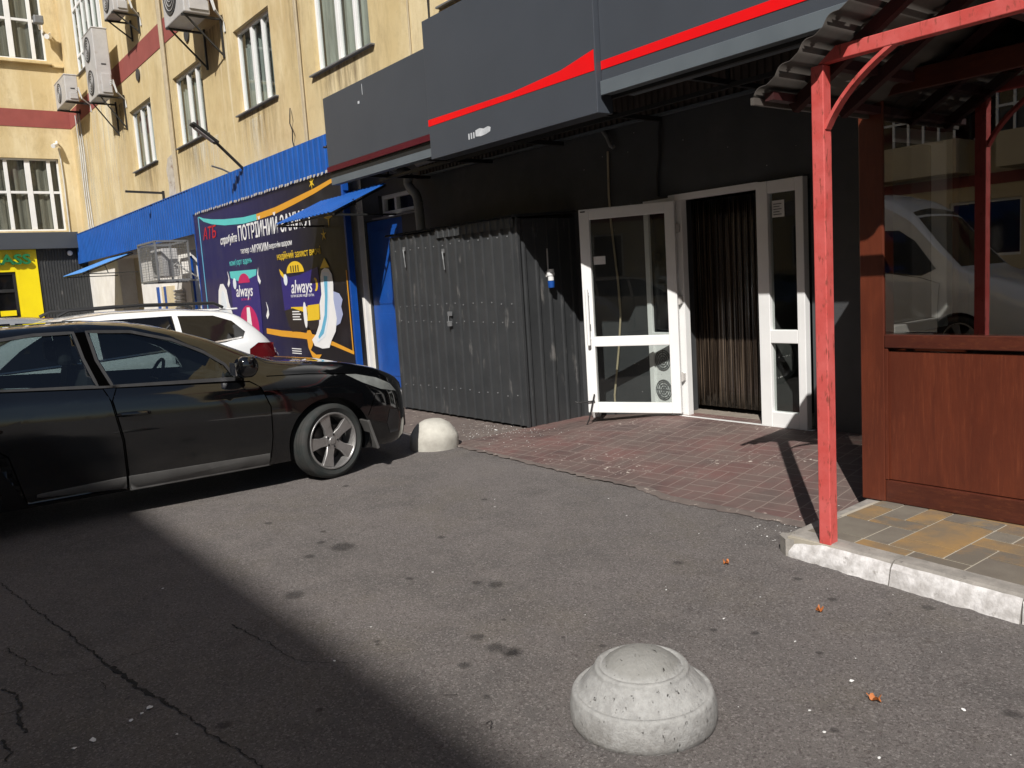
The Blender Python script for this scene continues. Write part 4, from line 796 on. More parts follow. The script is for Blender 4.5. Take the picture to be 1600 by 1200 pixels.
# right pack
pr('pack', [(-14.40, 1.98), (-14.0, 1.88), (-13.6, 1.90), (-12.85, 2.0), (-12.80, 1.45), (-12.95, 1.08), (-14.2, 1.0), (-14.36, 1.3)], 'purple', 2)
pr('pack_disc', ell(-13.75, 1.95, .36, .19, 22, 0, PI), 'yellow', 3); pr('pack_disc', ell(-13.72, 1.36, .34, .26, 22, PI, 2*PI), 'yellow', 3)
pr('pack_corner', [(-14.42, 2.04), (-14.30, 1.98), (-14.2, 1.9), (-14.25, 1.86), (-14.38, 1.94)], 'yellow', 4); pr('pack_badge', ell(-14.18, 1.84, .08, .10), 'pale', 5)
for i in range(4): pr('pack_rib', [(-13.93+i*.1, 1.96), (-13.89+i*.1, 1.96), (-13.89+i*.1, 2.07), (-13.93+i*.1, 2.07)], 'dark', 4)
pr('pack_base', [(-14.2, 1.02), (-14.36, 1.3), (-14.0, 1.34), (-13.4, 1.25), (-12.95, 1.10), (-12.95, .98), (-14.1, .93)], 'dark', 4)
T('always', -13.98, 1.60, .32, .86, 'white', bold=.003, shear=.2); T('ULTRA SECURE NIGHT EXTRA', -14.02, 1.53, .06, .95, 'white')
pr('moon', ell(-12.98, 1.72, .09, .11, 16, -1.9, 1.9)+ell(-13.02, 1.72, .06, .09, 12, 1.5, -1.5), 'yellow', 4)
T('5', -14.22, 1.14, .24, .13, 'white', bold=.004)
for i in range(4): pr('small_print', [(-14.02, 1.27-i*.045), (-13.72+.05*(i % 2), 1.27-i*.045), (-13.72+.05*(i % 2), 1.29-i*.045), (-14.02, 1.29-i*.045)], 'white', 5)
pr('pack_label', [(-13.42, 1.12), (-12.90, 1.14), (-12.88, 1.40), (-13.35, 1.38)], 'yellow', 5); T('12h', -13.30, 1.23, .15, .36, 'dark', bold=.004)
pr('small_pad', ell(-13.48, 1.22, .07, .22), 'white', 6)
pr('pad_wing', [(-12.75, 1.50), (-12.55, 1.52), (-12.40, 1.60), (-12.15, 1.55), (-12.05, 1.45), (-12.12, 1.34), (-12.08, 1.22), (-12.2, 1.08), (-12.5, 1.0), (-12.8, 1.1)], 'lav', 3)
pr('pad_shape', [(-12.76, 1.84), (-12.70, 1.93), (-12.58, 1.97), (-12.44, 1.95), (-12.34, 1.86), (-12.32, 1.70), (-12.36, 1.45), (-12.30, 1.15), (-12.38, .95), (-12.56, .80), (-12.66, .68), (-12.92, .66), (-13.22, .70), (-13.30, .80), (-13.12, .90), (-12.98, 1.05), (-12.92, 1.2), (-12.90, 1.38), (-12.78, 1.55)], 'white', 5)
band('pad_core', [(-12.56, 1.84), (-12.60, 1.5), (-12.68, 1.2), (-12.85, .95), (-13.02, .84)], [.13, .09, .09, .10, .04], 'blue', 7)
band('pad_core', [(-12.56, 1.90), (-12.58, 1.5), (-12.66, 1.2), (-12.83, .93), (-13.10, .78)], [.24, .17, .17, .18, .06], 'pale', 6)
pr('arrow', [(-12.74, 1.97), (-12.40, 1.97), (-12.56, 2.13)], 'yellow', 5); pr('arrow', [(-13.52, .90), (-13.40, 1.02), (-13.24, .84), (-13.30, .70), (-13.40, .62), (-13.20, .55), (-12.98, .56), (-13.1, .48), (-13.35, .5), (-13.48, .66)], 'gold', 4)
for i in range(3): pr('small_print', [(-14.2, .62-i*.04), (-13.8, .62-i*.04), (-13.8, .635-i*.04), (-14.2, .635-i*.04)], 'white', 2)

# ------------------------------------------------------------ awnings
def awning(label, x0, x1, yf, zf, yb, zb, mat, bars=True):
    r = thing('awning', ((x0+x1)/2, yb, zb), label, 'awning')
    mb = MB(); n = Vector((0, -(zb-zf), (yb-yf))).normalized(); L_ = math.hypot(yb-yf, zb-zf)
    corrugated(mb, (x0, yf, zf), (1, 0, 0), x1-x0, 0, L_, (0, -n.y*-1 if False else n.y, n.z), .12, .03, .014, vert=(0, (yb-yf)/L_, (zb-zf)/L_)); mb.build('sheet', mat, r, recalc=False, solid=.003)
    for x in (x0+.05, x1-.05):
        mb = MB(); mb.bar((x, yf+.05, zf-.03), (x, WY, zf-.03), .025); mb.bar((x, yf+.05, zf-.03), (x, yb, zb-.03), .025); mb.bar((x, (yf+yb)/2, zf-.03), (x, (yf+yb)/2-.08, (zf+zb)/2-.02), .02)
        mb.build('bracket', A['blackframe'], r)
    mb = MB(); mb.bar((x0, yf+.04, zf-.025), (x1, yf+.04, zf-.025), .022); mb.build('edge_bar', A['blackframe'], r)
awning('bright blue corrugated awning overlapping the billboard above the blue service door', -12.55, -10.6, 5.2, 2.655, 6.1, 3.06, A['bluemetal'])
awning('pale blue sheet awning far left over the recessed dark door', -27.62, -25.12, 4.82, 2.50, 6.22, 3.02, A['bluelight'])

# ------------------------------------------------------------ air conditioners
def ac_unit(label, x0, x1, y0, y1, z0, z1, fans=1, drop=.45, cat='air conditioner'):
    r = thing('ac_unit', ((x0+x1)/2, (y0+y1)/2, z0), label, cat, 'outdoor air conditioner units on the facade')
    mb = MB(); mb.box((x0, y0, z0), (x1, y1, z1)); mb.box((x0-.015, y0-.012, z1-.03), (x1+.015, y1+.01, z1+.012)); mb.build('casing', A['acwhite'], r, bevel=.02)
    for i in range(fans):
        h_ = (z1-z0)/fans; c = (x0+(x1-x0)*.42, y0-.004, z0+h_*(i+.5)); R_ = min(h_, x1-x0)*.38
        mb = MB(); mb.lathe([(R_, 0), (R_, -.012), (R_*.93, -.012), (R_*.93, -.002), (0, -.002)], c, 28, 'Y'); 
        f_ = mb.build('fan_grille', A['acdark'], r)
        mb = MB()
        for q in (.2, .4, .6, .8): mb.lathe([(R_*q-.006, -.008), (R_*q-.006, -.016), (R_*q+.006, -.016), (R_*q+.006, -.008)], c, 24, 'Y', cap=False)
        mb.build('guard_rings', A['acwhite'], f_)
    mb = MB(); zz = z0+(z1-z0)*.32; mb.box((x1+.001, y0+.10, zz), (x1+.03, y1-.03, z0+.06)); mb.build('valve_cover', A['acwhite'], r, bevel=.01)
    mb = MB(); mb.box((x1+.001, y0+.14, z0+(z1-z0)*.45), (x1+.006, y0+.26, z0+(z1-z0)*.45+.035)); mb.build('hand_recess', A['acdark'], r)
    mb = MB(); rr = random.Random(int(x0*10)); ym = y1-.06
    for q in range(3): mb.tube([(x1+.02, ym, z0+.25+q*.05), (x1+.10+.03*q, ym+.04, z0+.3+.03*q), (x1+.12+.03*q, ym+.1, z0+.05), (x1+.05, WY-.03, z0-.1), (x1+.03*q, WY-.015, z0-.3)], .014, 8)
    mb.build('pipework', A['whitecable'], r, smooth=True)
    for x in (x0+.12, x1-.12):
        mb = MB(); mb.bar((x, y0-.02, z0-.025), (x, WY-.01, z0-.025), .04); mb.bar((x, WY-.02, z0+.05), (x, WY-.02, z0-drop), .04); mb.bar((x, y0+.06, z0-.03), (x, WY-.02, z0-drop+.04), .03); mb.build('bracket', A['blackframe'], r)
    return r
ac_unit('small white air conditioner unit in the corner beside the left wing', -29.9, -28.35, 5.65, 6.0, 7.72, 8.48, 1, .1)
ac_unit('tall double fan air conditioner cabinet over the red band', -25.55, -24.4, 5.65, 6.02, 7.08, 8.78, 2, .85)
ac_unit('air conditioner unit cut by the top edge above the tall cabinet', -23.2, -22.25, 5.7, 6.05, 8.60, 9.35, 1, .45)
ac_unit('large air conditioner unit cut by the top edge between the two left windows', -18.0, -16.75, 5.55, 6.05, 7.02, 8.1, 1, .75)
# caged AC near the ground floor
cg = thing('ac_cage', (-20.1, 5.6, 2.0), 'grey steel mesh cage on the wall under the blue fascia', 'cage')
x0, x1, y0, y1, z0, z1 = -20.95, -19.55, 5.3, 6.0, 2.06, 2.92
mb = MB()
for x in (x0, x1):
    for y in (y0, y1): mb.bar((x, y, z0), (x, y, z1), .04)
    for z in (z0, z1): mb.bar((x, y0, z), (x, y1, z), .04)
for y in (y0, y1):
    for z in (z0, z1): mb.bar((x0, y, z), (x1, y, z), .04)
mb.bar((x1, 5.62, z0), (x1, 5.62, z1), .02)
mb.build('frame', A['galv'], cg)
mb = MB(); i = 0
for t in range(1, 24): mb.bar((x0+(x1-x0)*t/24, y0, z0), (x0+(x1-x0)*t/24, y0, z1), .006); 
for t in range(1, 12): mb.bar((x1, y0+(y1-y0)*t/12, z0), (x1, y0+(y1-y0)*t/12, z1), .006); mb.bar((x0, y0+(y1-y0)*t/12, z0), (x0, y0+(y1-y0)*t/12, z1), .006)
for t in range(1, 15): z = z0+(z1-z0)*t/15; mb.bar((x0, y0, z), (x1, y0, z), .006); mb.bar((x1, y0, z), (x1, y1, z), .006)
mb.build('wire_mesh', A['galv'], cg)
mb = MB(); mb.bar((x0+.1, y0, z0-.02), (x0+.1, WY, z0-.02), .04); mb.bar((x1-.1, y0, z0-.02), (x1-.1, WY, z0-.02), .04); mb.build('bracket', A['galv'], cg)
r = thing('ac_unit', (-20.2, 5.7, 2.15), 'white air conditioner unit locked inside the steel mesh cage', 'air conditioner', 'outdoor air conditioner units on the facade')
mb = MB(); mb.box((-20.75, 5.5, 2.15), (-19.85, 5.85, 2.78)); mb.build('casing', A['acwhite'], r, bevel=.02)
mb = MB(); mb.lathe([(.25, 0), (.25, -.01), (.0, -.01)], (-20.4, 5.496, 2.47), 24, 'Y'); mb.build('fan_grille', A['acdark'], r)
mb = MB(); mb.tube([(-19.84, 5.75, 2.4), (-19.7, 5.8, 2.45), (-19.68, 5.9, 2.3), (-19.7, 6.2, 2.1), (-19.7, WY-.03, 1.6)], .02, 8); mb.build('pipework', A['whitecable'], r)

# pipes, cables and lamps on the facade
def pipe(label, pts, r_, mat, cat='pipe', grp=None, name='facade_pipe'):
    mb = MB(); mb.tube(pts, r_, 8); o = mb.build(name, mat, None, smooth=True); tag(o, label, cat, grp)
GP = 'thin vertical conduits on the beige facade'
pipe('pair partner conduit left of the second window, running down to the fascia', [(-20.72, WY-.04, 14), (-20.72, WY-.04, 4.0)], .03, A['cable'], 'conduit', GP)
pipe('thicker pale conduit between the first and second windows', [(-20.55, WY-.05, 14), (-20.55, WY-.05, 4.0)], .035, A['cable'], 'conduit', GP)
pipe('conduit between the third and fourth windows', [(-13.42, WY-.035, 14), (-13.42, WY-.035, 3.99)], .022, A['cable'], 'conduit', GP)
pipe('thin cable beside the conduit between the third and fourth windows', [(-13.52, WY-.02, 14), (-13.52, WY-.02, 3.99)], .012, A['cable'], 'cable', GP)
pipe('thin cable on the beige wall just left of the stepped signboard', [(-10.0, WY-.02, 9), (-10.0, WY-.02, 3.6)], .012, A['cable'], 'cable', GP)
pipe('black looping cable hanging above the stepped signboard', [(-9.4, WY-.02, 6.6), (-9.33, WY-.06, 6.2), (-9.42, WY-.08, 5.6), (-9.5, WY-.02, 5.1), (-9.5, WY-.02, 4.4)], .012, A['blackplastic'], 'cable')
for i, (dx, lb) in enumerate(((.55, 'white cable hanging from the corner air conditioner, nearest the wing'), (.85, 'white cable hanging from the corner air conditioner, middle of three'), (1.15, 'white cable hanging from the corner air conditioner, farthest from the wing'))):
    pipe(lb, [(-30.9+dx*.9, WY-.05, 7.7), (-30.95+dx*.95, WY-.03, 6.5), (-31.0+dx*.9, WY-.03, 5.2), (-31.0+dx, WY-.03, 4.05)], .018, A['whitecable'], 'cable', 'cables in the corner')
pipe('curling loose cable end on the fascia below the long conduits', [(-14.0, WY-.03, 4.75), (-13.92, WY-.08, 4.62), (-14.02, WY-.05, 4.5), (-13.9, WY-.07, 4.36), (-14.02, WY-.03, 4.2), (-13.95, WY-.03, 4.0)], .010, A['blackplastic'], 'cable')
lamp = thing('street_lamp', (-15.6, WY-.3, 3.95), 'black arm lamp leaning out from the top of the blue fascia', 'lamp')
mb = MB(); mb.tube([(-15.62, WY-.25, 3.86), (-15.6, 5.85, 4.05), (-15.55, 5.45, 4.42)], .028, 10); mb.build('arm', A['blackframe'], lamp, smooth=True)
mb = MB(); d = Vector((.05, -.5, .36)).normalized(); p = Vector((-15.55, 5.5, 4.38)); q = p+d*.55
mb.bar(p, q, .17, .06); mb.build('lamp_head', A['blackframe'], lamp, bevel=.02)
mb = MB(); mb.bar(p+d*.1+Vector((0, 0, -.04)), q-d*.06+Vector((0, 0, -.04)), .12, .015); mb.build('diffuser', A['pvcgrey'], lamp)
mb = MB(); mb.bar((-21.9, WY-.02, 4.25), (-21.9, WY-.9, 4.28), .05); mb.bar((-21.9, WY-.02, 4.02), (-21.9, WY-.02, 4.3), .06); tag(mb.build('bracket_arm', A['blackframe'], None), 'short black horizontal bracket sticking out under the leftmost window', 'bracket')
mb = MB(); mb.tube([(-16.55, WY-.25, 4.0), (-16.55, WY-.4, 4.07), (-16.5, WY-.62, 4.12)], .018, 8); tag(mb.build('bracket_arm', A['galv'], None, smooth=True), 'small curved steel hook on top of the blue fascia', 'bracket')

# ================================================================== LEFT WING
wing = thing('building_wing', (WX, 2, 0), 'beige wing of the building at far left closing the yard, with red band', 'building')
PW = lambda u, z, d: (WX-d, u, z)
wh = [(2.3, 5.80, 4.15, 6.48), (2.3, 5.85, 9.60, 12.0), (-2.6, .9, 4.15, 6.48), (-2.6, .9, 9.6, 12.0)]
mb = MB(); wall_cells(mb, -12, WY, 0, 14, wh+[(2.6, 4.11, 0, 2.85)], PW, .2); mb.build('wall', A['beige'], wing, recalc=False)
mb = MB(); mb.box((WX-.02, -12, 7.47), (WX+.012, WY-.013, 8.02)); mb.build('painted_band', A['bandred'], wing)
mb = MB(); mb.box((WX-.02, -12, 9.46), (WX+.16, 5.95, 9.53)); mb.box((WX-.02, 5.95, 9.40), (WX+.10, WY-.01, 9.46)); mb.build('ledge', A['beige'], wing, bevel=.01)
for (a, b, c, d) in wh: window_set(wing, PW, a, b, c, d, [(a+.62*i+.1, .11 if i % 2 else .16) for i in range(1, 6)], trans=(c+1.25,), depth=.14, sill=False, cm_='curtain_dark')
mb = MB(); mb.box((WX+.001, -12, 3.55), (WX+.32, 6.05, 4.08)); o = mb.build('sign_band', A['signgrey'], None, bevel=.006); tag(o, 'plain dark grey board over the yellow shop front', 'signboard')
shop = thing('yellow_shopfront', (WX, 3, 0), 'bright yellow shop front with green raised letters', 'shop front')
mb = MB(); mb.box((WX+.001, 4.12, 0), (WX+.10, 4.78, 3.549)); mb.box((WX+.001, 1.2, 2.85), (WX+.10, 4.118, 3.549)); mb.box((WX+.001, 1.2, 0), (WX+.1, 2.6, 2.848)); mb.build('panel', A['yellow'], shop, bevel=.005)
text('LASS', 'letters', A['green'], shop, (WX+.18, 3.52, 3.09), .44, 1.07, .04, bold=.012, axis='Y')
mb = MB(); mb.box((WX-.02, 2.6, 0), (WX+.06, 2.68, 2.85)); mb.box((WX-.02, 4.03, 0), (WX+.06, 4.11, 2.85)); mb.box((WX-.02, 2.68, 2.2), (WX+.05, 4.03, 2.3)); mb.box((WX-.02, 2.68, 2.77), (WX+.05, 4.03, 2.85)); mb.box((WX-.02, 3.3, 0), (WX+.05, 3.38, 2.2)); dr = mb.build('door', A['blackplastic'], shop, bevel=.006)
mb = MB(); mb.box((WX-.0, 2.68, .02), (WX+.006, 4.03, 2.77)); mb.build('pane', A['tintglass'], dr)
mb = MB(); mb.tube([(WX+.05, 3.9, 1.1), (WX+.11, 3.9, 1.1), (WX+.11, 3.72, 1.1)], .014, 8); mb.build('handle', A['galv'], dr)
mb = MB(); mb.box((WX+.11, 3.55, 1.45), (WX+.13, 4.0, 1.62)); mb.build('small_plate', A['yellow'], shop)
mb = MB(); corrugated(mb, (WX+.04, 4.79, 0), (0, 1, 0), 1.51, 0, 3.55, (1, 0, 0), .085, .02, .02); o = mb.build('slatted_cladding', A['blackmetal'], None, recalc=False, solid=.003); tag(o, 'black ribbed metal cladding between the yellow shop front and the corner', 'cladding')
sp_ = MB(); sp_.lathe([(.06, 0), (.085, .03), (.085, .07), (.06, .09), (0, .09)], (WX+.05, 5.77, 3.40), 20, 'X'); tag(sp_.build('security_camera', A['pvc'], None, smooth=True), 'round white dome camera on the black ribbed cladding under the grey board', 'camera')
def wall_cam(label, y, z, r_=.09, L_=.35, mat='pvc'):
    t = thing('security_camera', (WX, y, z), label, 'camera'); mb = MB()
    mb.tube([(WX, y, z+.1), (WX+.12, y, z+.1), (WX+.2, y-.02, z)], .03, 8); mb.build('arm', A[mat], t)
    mb = MB(); mb.tube([(WX+.12, y-.02, z), (WX+.12+L_, y-.16, z-.08)], [r_, r_], 14); mb.build('housing', A[mat], t, smooth=True)
wall_cam('small white wall camera above the grey board, next to the white cable', 5.80, 6.92, .07, .2)
wall_cam('white tubular wall camera beside the upper corner', 6.0, 10.35, .08, .3)
wl = thing('wall_spotlight', (WX, 5.75, 10.75), 'white long arm spotlight on the wing next to the upper window', 'lamp')
mb = MB(); mb.tube([(WX, 5.75, 10.6), (WX+.45, 5.65, 10.72)], .045, 10); mb.build('arm', A['pvc'], wl)
mb = MB(); mb.box((WX+.40, 5.5, 10.60), (WX+.62, 5.78, 10.85)); mb.build('lamp_head', A['galv'], wl, bevel=.03)
pipe('white cable running down from the small wall camera to the grey board', [(WX+.03, 5.86, 6.85), (WX+.04, 5.88, 5.8), (WX+.03, 5.87, 4.1)], .02, A['whitecable'], 'cable')

# ================================================================== CONCRETE DOMES
mb = MB()
prof = [(.258, -.01), (.264, .02), (.265, .05), (.261, .078), (.256, .095), (.254, .104), (.249, .112), (.242, .115), (.236, .112), (.232, .112), (.214, .134), (.194, .158), (.176, .178), (.170, .185), (.170, .192), (.166, .199), (.158, .202), (.151, .199), (.147, .195), (.142, .197), (.130, .210), (.105, .228), (.075, .242), (.04, .250), (.0, .252)]
mb.lathe(prof, (0, 0, 0), 96, wob=.004); o = mb.build('concrete_dome', A['concrete'], None, smooth=True, angle=80, local=True); o.location = (-2.042, 2.06, 0)
tag(o, 'large grey stepped concrete dome nearest the camera in the foreground', 'bollard', 'concrete parking domes')
mb = MB(); prof = [(.238, -.01), (.243, .03), (.241, .09), (.236, .13), (.226, .145), (.215, .165), (.19, .205), (.16, .238), (.13, .255), (.12, .262), (.09, .276), (.04, .285), (0, .287)]
mb.lathe(prof, (0, 0, 0), 64, wob=.006); o = mb.build('concrete_dome', A['concrete_far'], None, smooth=True, angle=60, local=True); o.location = (-7.0, 4.33, 0)
tag(o, 'smaller cream weathered concrete dome at the nose of the black car', 'bollard', 'concrete parking domes')

# ================================================================== KIOSK AND RED CANOPY FRAME
KY = 4.78; KX = -2.75; PZ = .115
ki = thing('kiosk', (-1, KY, PZ), 'reddish brown wood laminate kiosk with large windows on the paved platform', 'kiosk')
XE = 1.15
for x_ in (KX, XE-.15):
    mb = MB(); mb.box((x_, KY, PZ), (x_+.15, KY+.12, 2.62)); mb.build('corner_post', A['wood'], ki, bevel=.006)
mb = MB(); mb.box((-2.598, KY+.02, PZ+.14), (XE-.12, KY+.07, 1.035)); mb.build('panel', A['wood'], ki)
mb = MB(); mb.box((-2.6, KY+.003, PZ), (XE-.12, KY+.09, PZ+.135)); mb.box((-2.598, KY-.004, 1.055), (XE-.12, KY+.10, 1.135)); mb.box((-2.6, KY+.004, 2.50), (XE-.12, KY+.1, 2.62)); mb.build('rail', A['woodtrim'], ki, bevel=.006)
mb = MB(); mb.box((-2.6, KY+.002, PZ+.138), (-2.58, KY+.03, 1.05)); mb.build('bead', A['wood'], ki, bevel=.003)
mb = MB(); mb.box((-1.1, KY+.003, PZ+.138), (-1.0, KY+.04, 1.05)); mb.box((-1.1, KY+.003, 1.14), (-1.02, KY+.07, 2.5)); mb.build('bead', A['wood'], ki, bevel=.003)
mb = MB(); mb.sheet([(-2.598, KY+.012, 1.136), (-1.1, KY+.012, 1.136), (-1.1, KY+.012, 2.5), (-2.598, KY+.012, 2.5)]); mb.build('pane', A['kioskglass'], ki)
mb = MB(); mb.sheet([(-1.02, KY+.012, 1.136), (XE-.12, KY+.012, 1.136), (XE-.12, KY+.012, 2.5), (-1.02, KY+.012, 2.5)]); mb.build('pane', A['kioskglass'], ki)
mb = MB(); mb.box((KX, KY+.122, 2.58), (XE, 6.25, 2.62)); mb.box((KX, KY+.122, PZ), (XE, 6.2, PZ+.03)); mb.box((-2.70, 6.05, PZ+.03), (XE, 6.1, 2.58)); mb.box((XE-.05, KY+.122, PZ), (XE, 6.05, 2.58)); mb.build('interior', A['roomdark'], ki)
mb = MB(); mb.box((KX, KY+.122, PZ), (-2.68, 6.05, 1.118)); mb.box((KX, 5.9, 1.1), (-2.68, 6.05, 2.58)); mb.box((KX, KY+.122, 2.35), (-2.68, 5.9, 2.58)); mb.build('side_wall', A['wood'], ki)
mb = MB(); mb.box((-2.678, KY+.125, 1.12), (-2.60, 5.58, 1.175)); mb.box((-2.70, 5.56, 1.176), (-2.60, 5.64, 2.35)); mb.box((-2.70, KY+.125, 2.28), (-2.62, 5.56, 2.35)); wfr = mb.build('side_window', A['pvc'], ki, bevel=.005)
mb = MB(); mb.box((-2.72, KY+.13, 1.14), (-2.714, 5.85, 2.30)); mb.build('pane', A['doorglass'], wfr)
mb = MB(); mb.box((-1.9, 5.5, PZ+.03), (.6, 5.95, 1.0)); mb.build('counter', A['interior'], ki)
fr = thing('canopy_frame', (-2.437, 3.9, PZ), 'faded red steel post with a curved brace and beam in front of the kiosk', 'canopy frame')
s_ = .034
mb = MB(); mb.box((-2.437-s_, 3.9-s_, PZ-.01), (-2.437+s_, 3.9+s_, 2.545)); mb.build('post', A['redpaint'], fr, bevel=.005)
mb = MB(); mb.prism([(-2.44, 3.9-.028, 2.548), (-2.30, 3.9-.028, 2.552), (1.1, 3.9-.028, 2.552), (1.1, 3.9-.028, 2.618), (-2.34, 3.9-.028, 2.618)], (0, .056, 0)); mb.build('beam', A['redpaint'], fr, bevel=.004)
mb = MB(); pts = []
for i in range(13):
    t = i/12; a0 = t*PI/2*.62+.32; pts.append((-2.40+.36*(1-math.cos(t*1.25))*.95+.14*t, 3.9, 2.27+.30*math.sin(t*1.25)/math.sin(1.25)*(.35+.65*t)))
P0, P1, P2 = Vector((-2.405, 3.9, 2.24)), Vector((-2.31, 3.9, 2.43)), Vector((-2.05, 3.9, 2.565))
pts = [P0*(1-t)**2+P1*2*t*(1-t)+P2*t*t for t in [i/10 for i in range(11)]]
vs = []
for i, p in enumerate(pts):
    d = (pts[min(i+1, 10)]-pts[max(i-1, 0)]).normalized(); n_ = Vector((-d.z, 0, d.x))*.009
    vs += [p-n_+Vector((0, -.025, 0)), p-n_+Vector((0, .025, 0)), p+n_+Vector((0, .025, 0)), p+n_+Vector((0, -.025, 0))]
mb.add(vs, [(i*4+j, i*4+(j+1) % 4, (i+1)*4+(j+1) % 4, (i+1)*4+j) for i in range(10) for j in range(4)]+[(0, 1, 2, 3), (43, 42, 41, 40)])
mb.build('brace', A['redpaint'], fr, smooth=True, angle=50)
mb = MB(); mb.bar((1.0, 3.9, PZ), (1.0, 3.9, 2.55), .066); mb.build('post', A['redpaint'], fr)
# roof of the frame: two slopes of profiled sheet on dark red rafters
rf = thing('kiosk_roof', (-1, 5, 2.6), 'wavy metal sheet roof on dark red rafters above the kiosk', 'roof')
E0 = Vector((-2.69, 3.70, 2.435)); sl_ = Vector((.85, 0, .527)).normalized(); Ls = 2.35
mb = MB(); nseg = 190; vs = []
nrm = Vector((-sl_.z, 0, sl_.x))
for i in range(nseg+1):
    s = Ls*i/nseg; o_ = .015*math.sin(2*PI*s/.157)
    o_ = max(-.006, o_); p = E0+sl_*s+nrm*o_
    vs += [p, p+Vector((0, 2.55, 0))]
mb.add(vs, [(2*i, 2*i+2, 2*i+3, 2*i+1) for i in range(nseg)])
vs = []
for i in range(nseg+1):
    s = Ls*i/nseg; o_ = max(-.006, .015*math.sin(2*PI*s/.157)); p = E0+sl_*s+nrm*o_; p = Vector((2*(E0.x+sl_.x*Ls)-p.x, p.y, p.z)); vs += [p, p+Vector((0, 2.55, 0))]
mb.add(vs, [(2*i, 2*i+2, 2*i+3, 2*i+1) for i in range(nseg)])
mb.build('roof_sheet', A['rooftile'], rf, smooth=True, recalc=False, solid=.003)
for i, y in enumerate((3.97, 4.42, 4.9, 5.4, 5.9)):
    mb = MB(); a = E0+Vector((.05, y-3.70, -.045)); b = E0+sl_*Ls+Vector((0, y-3.7, -.045)); mb.bar(a, b, .05, .06); mb.build('rafter', A['darkred'], rf)
mb = MB(); mb.bar((E0.x+.06, 3.75, 2.43), (E0.x+.06, 6.2, 2.43), .05, .04); mb.bar((-2.437, 3.94, 2.57), (-2.437, 6.2, 2.57), .05, .05); mb.bar((-1.6, 3.94, 2.60), (-1.6, 6.2, 2.60), .05, .05); mb.build('purlin', A['darkred'], rf)
mb = MB(); mb.box((E0.x-.01, 3.69, 2.395), (E0.x+.012, 6.25, 2.43)); mb.build('eave_trim', A['rooftile'], rf)

# ================================================================== VEHICLES
def interp(tab, s):
    if s <= tab[0][0]: return tab[0][1]
    for (a, b), (c, d) in zip(tab, tab[1:]):
        if s <= c: return b+(d-b)*(s-a)/(c-a)
    return tab[-1][1]
def sm_interp(tab, s, h=.07): return sum(interp(tab, s+h*q) for q in (-1, -.5, 0, .5, 1))/5
HATCH = dict(L=4.3, W=.905, axles=(.86, 3.66), wr=.325, tw=.205,
    top=[(0, .64), (.03, .74), (.10, .81), (.3, .90), (.6, .98), (.9, 1.02), (1.15, 1.045), (1.3, 1.085), (1.5, 1.185), (1.75, 1.31), (2.0, 1.40), (2.25, 1.46), (2.6, 1.495), (3.1, 1.49), (3.6, 1.43), (3.9, 1.32), (4.1, 1.12), (4.25, .98), (4.3, .72)],
    belt=[(0, .62), (.1, .71), (.3, .79), (.7, .875), (1.2, .92), (1.6, .935), (2.5, .99), (3.3, 1.05), (4.0, 1.10), (4.3, .9)],
    plan=[(0, .60), (.03, .72), (.1, .82), (.25, .91), (.5, .97), (.9, 1), (3.4, 1), (3.9, .97), (4.15, .90), (4.25, .82), (4.3, .70)],
    roofw=[(0, .60), (.3, .72), (.9, .80), (1.2, .79), (1.5, .74), (2.0, .64), (2.3, .60), (3.3, .60), (3.8, .60), (4.1, .66), (4.3, .60)],
    bot=[(0, .24), (.15, .19), (1, .20), (3.6, .20), (4.1, .24), (4.3, .35)])
ESTATE = dict(L=4.6, W=.91, axles=(.88, 3.50), wr=.33, tw=.215,
    top=[(0, .66), (.1, .78), (.3, .87), (.9, .98), (1.25, 1.04), (1.6, 1.20), (2.0, 1.40), (2.3, 1.49), (2.8, 1.53), (3.5, 1.52), (4.0, 1.46), (4.15, 1.42), (4.3, 1.28), (4.45, 1.10), (4.55, .98), (4.6, .75)],
    belt=[(0, .62), (.4, .80), (1.3, .92), (2.5, 1.0), (3.5, 1.06), (4.3, 1.10), (4.6, .9)],
    plan=[(0, .62), (.1, .82), (.3, .92), (.8, 1), (3.7, 1), (4.1, .97), (4.4, .92), (4.55, .84), (4.6, .74)],
    roofw=[(0, .60), (.9, .80), (1.25, .78), (2.0, .65), (2.4, .62), (3.8, .63), (4.2, .64), (4.45, .72), (4.6, .62)],
    bot=[(0, .26), (1, .21), (3.7, .21), (4.3, .26), (4.6, .38)])
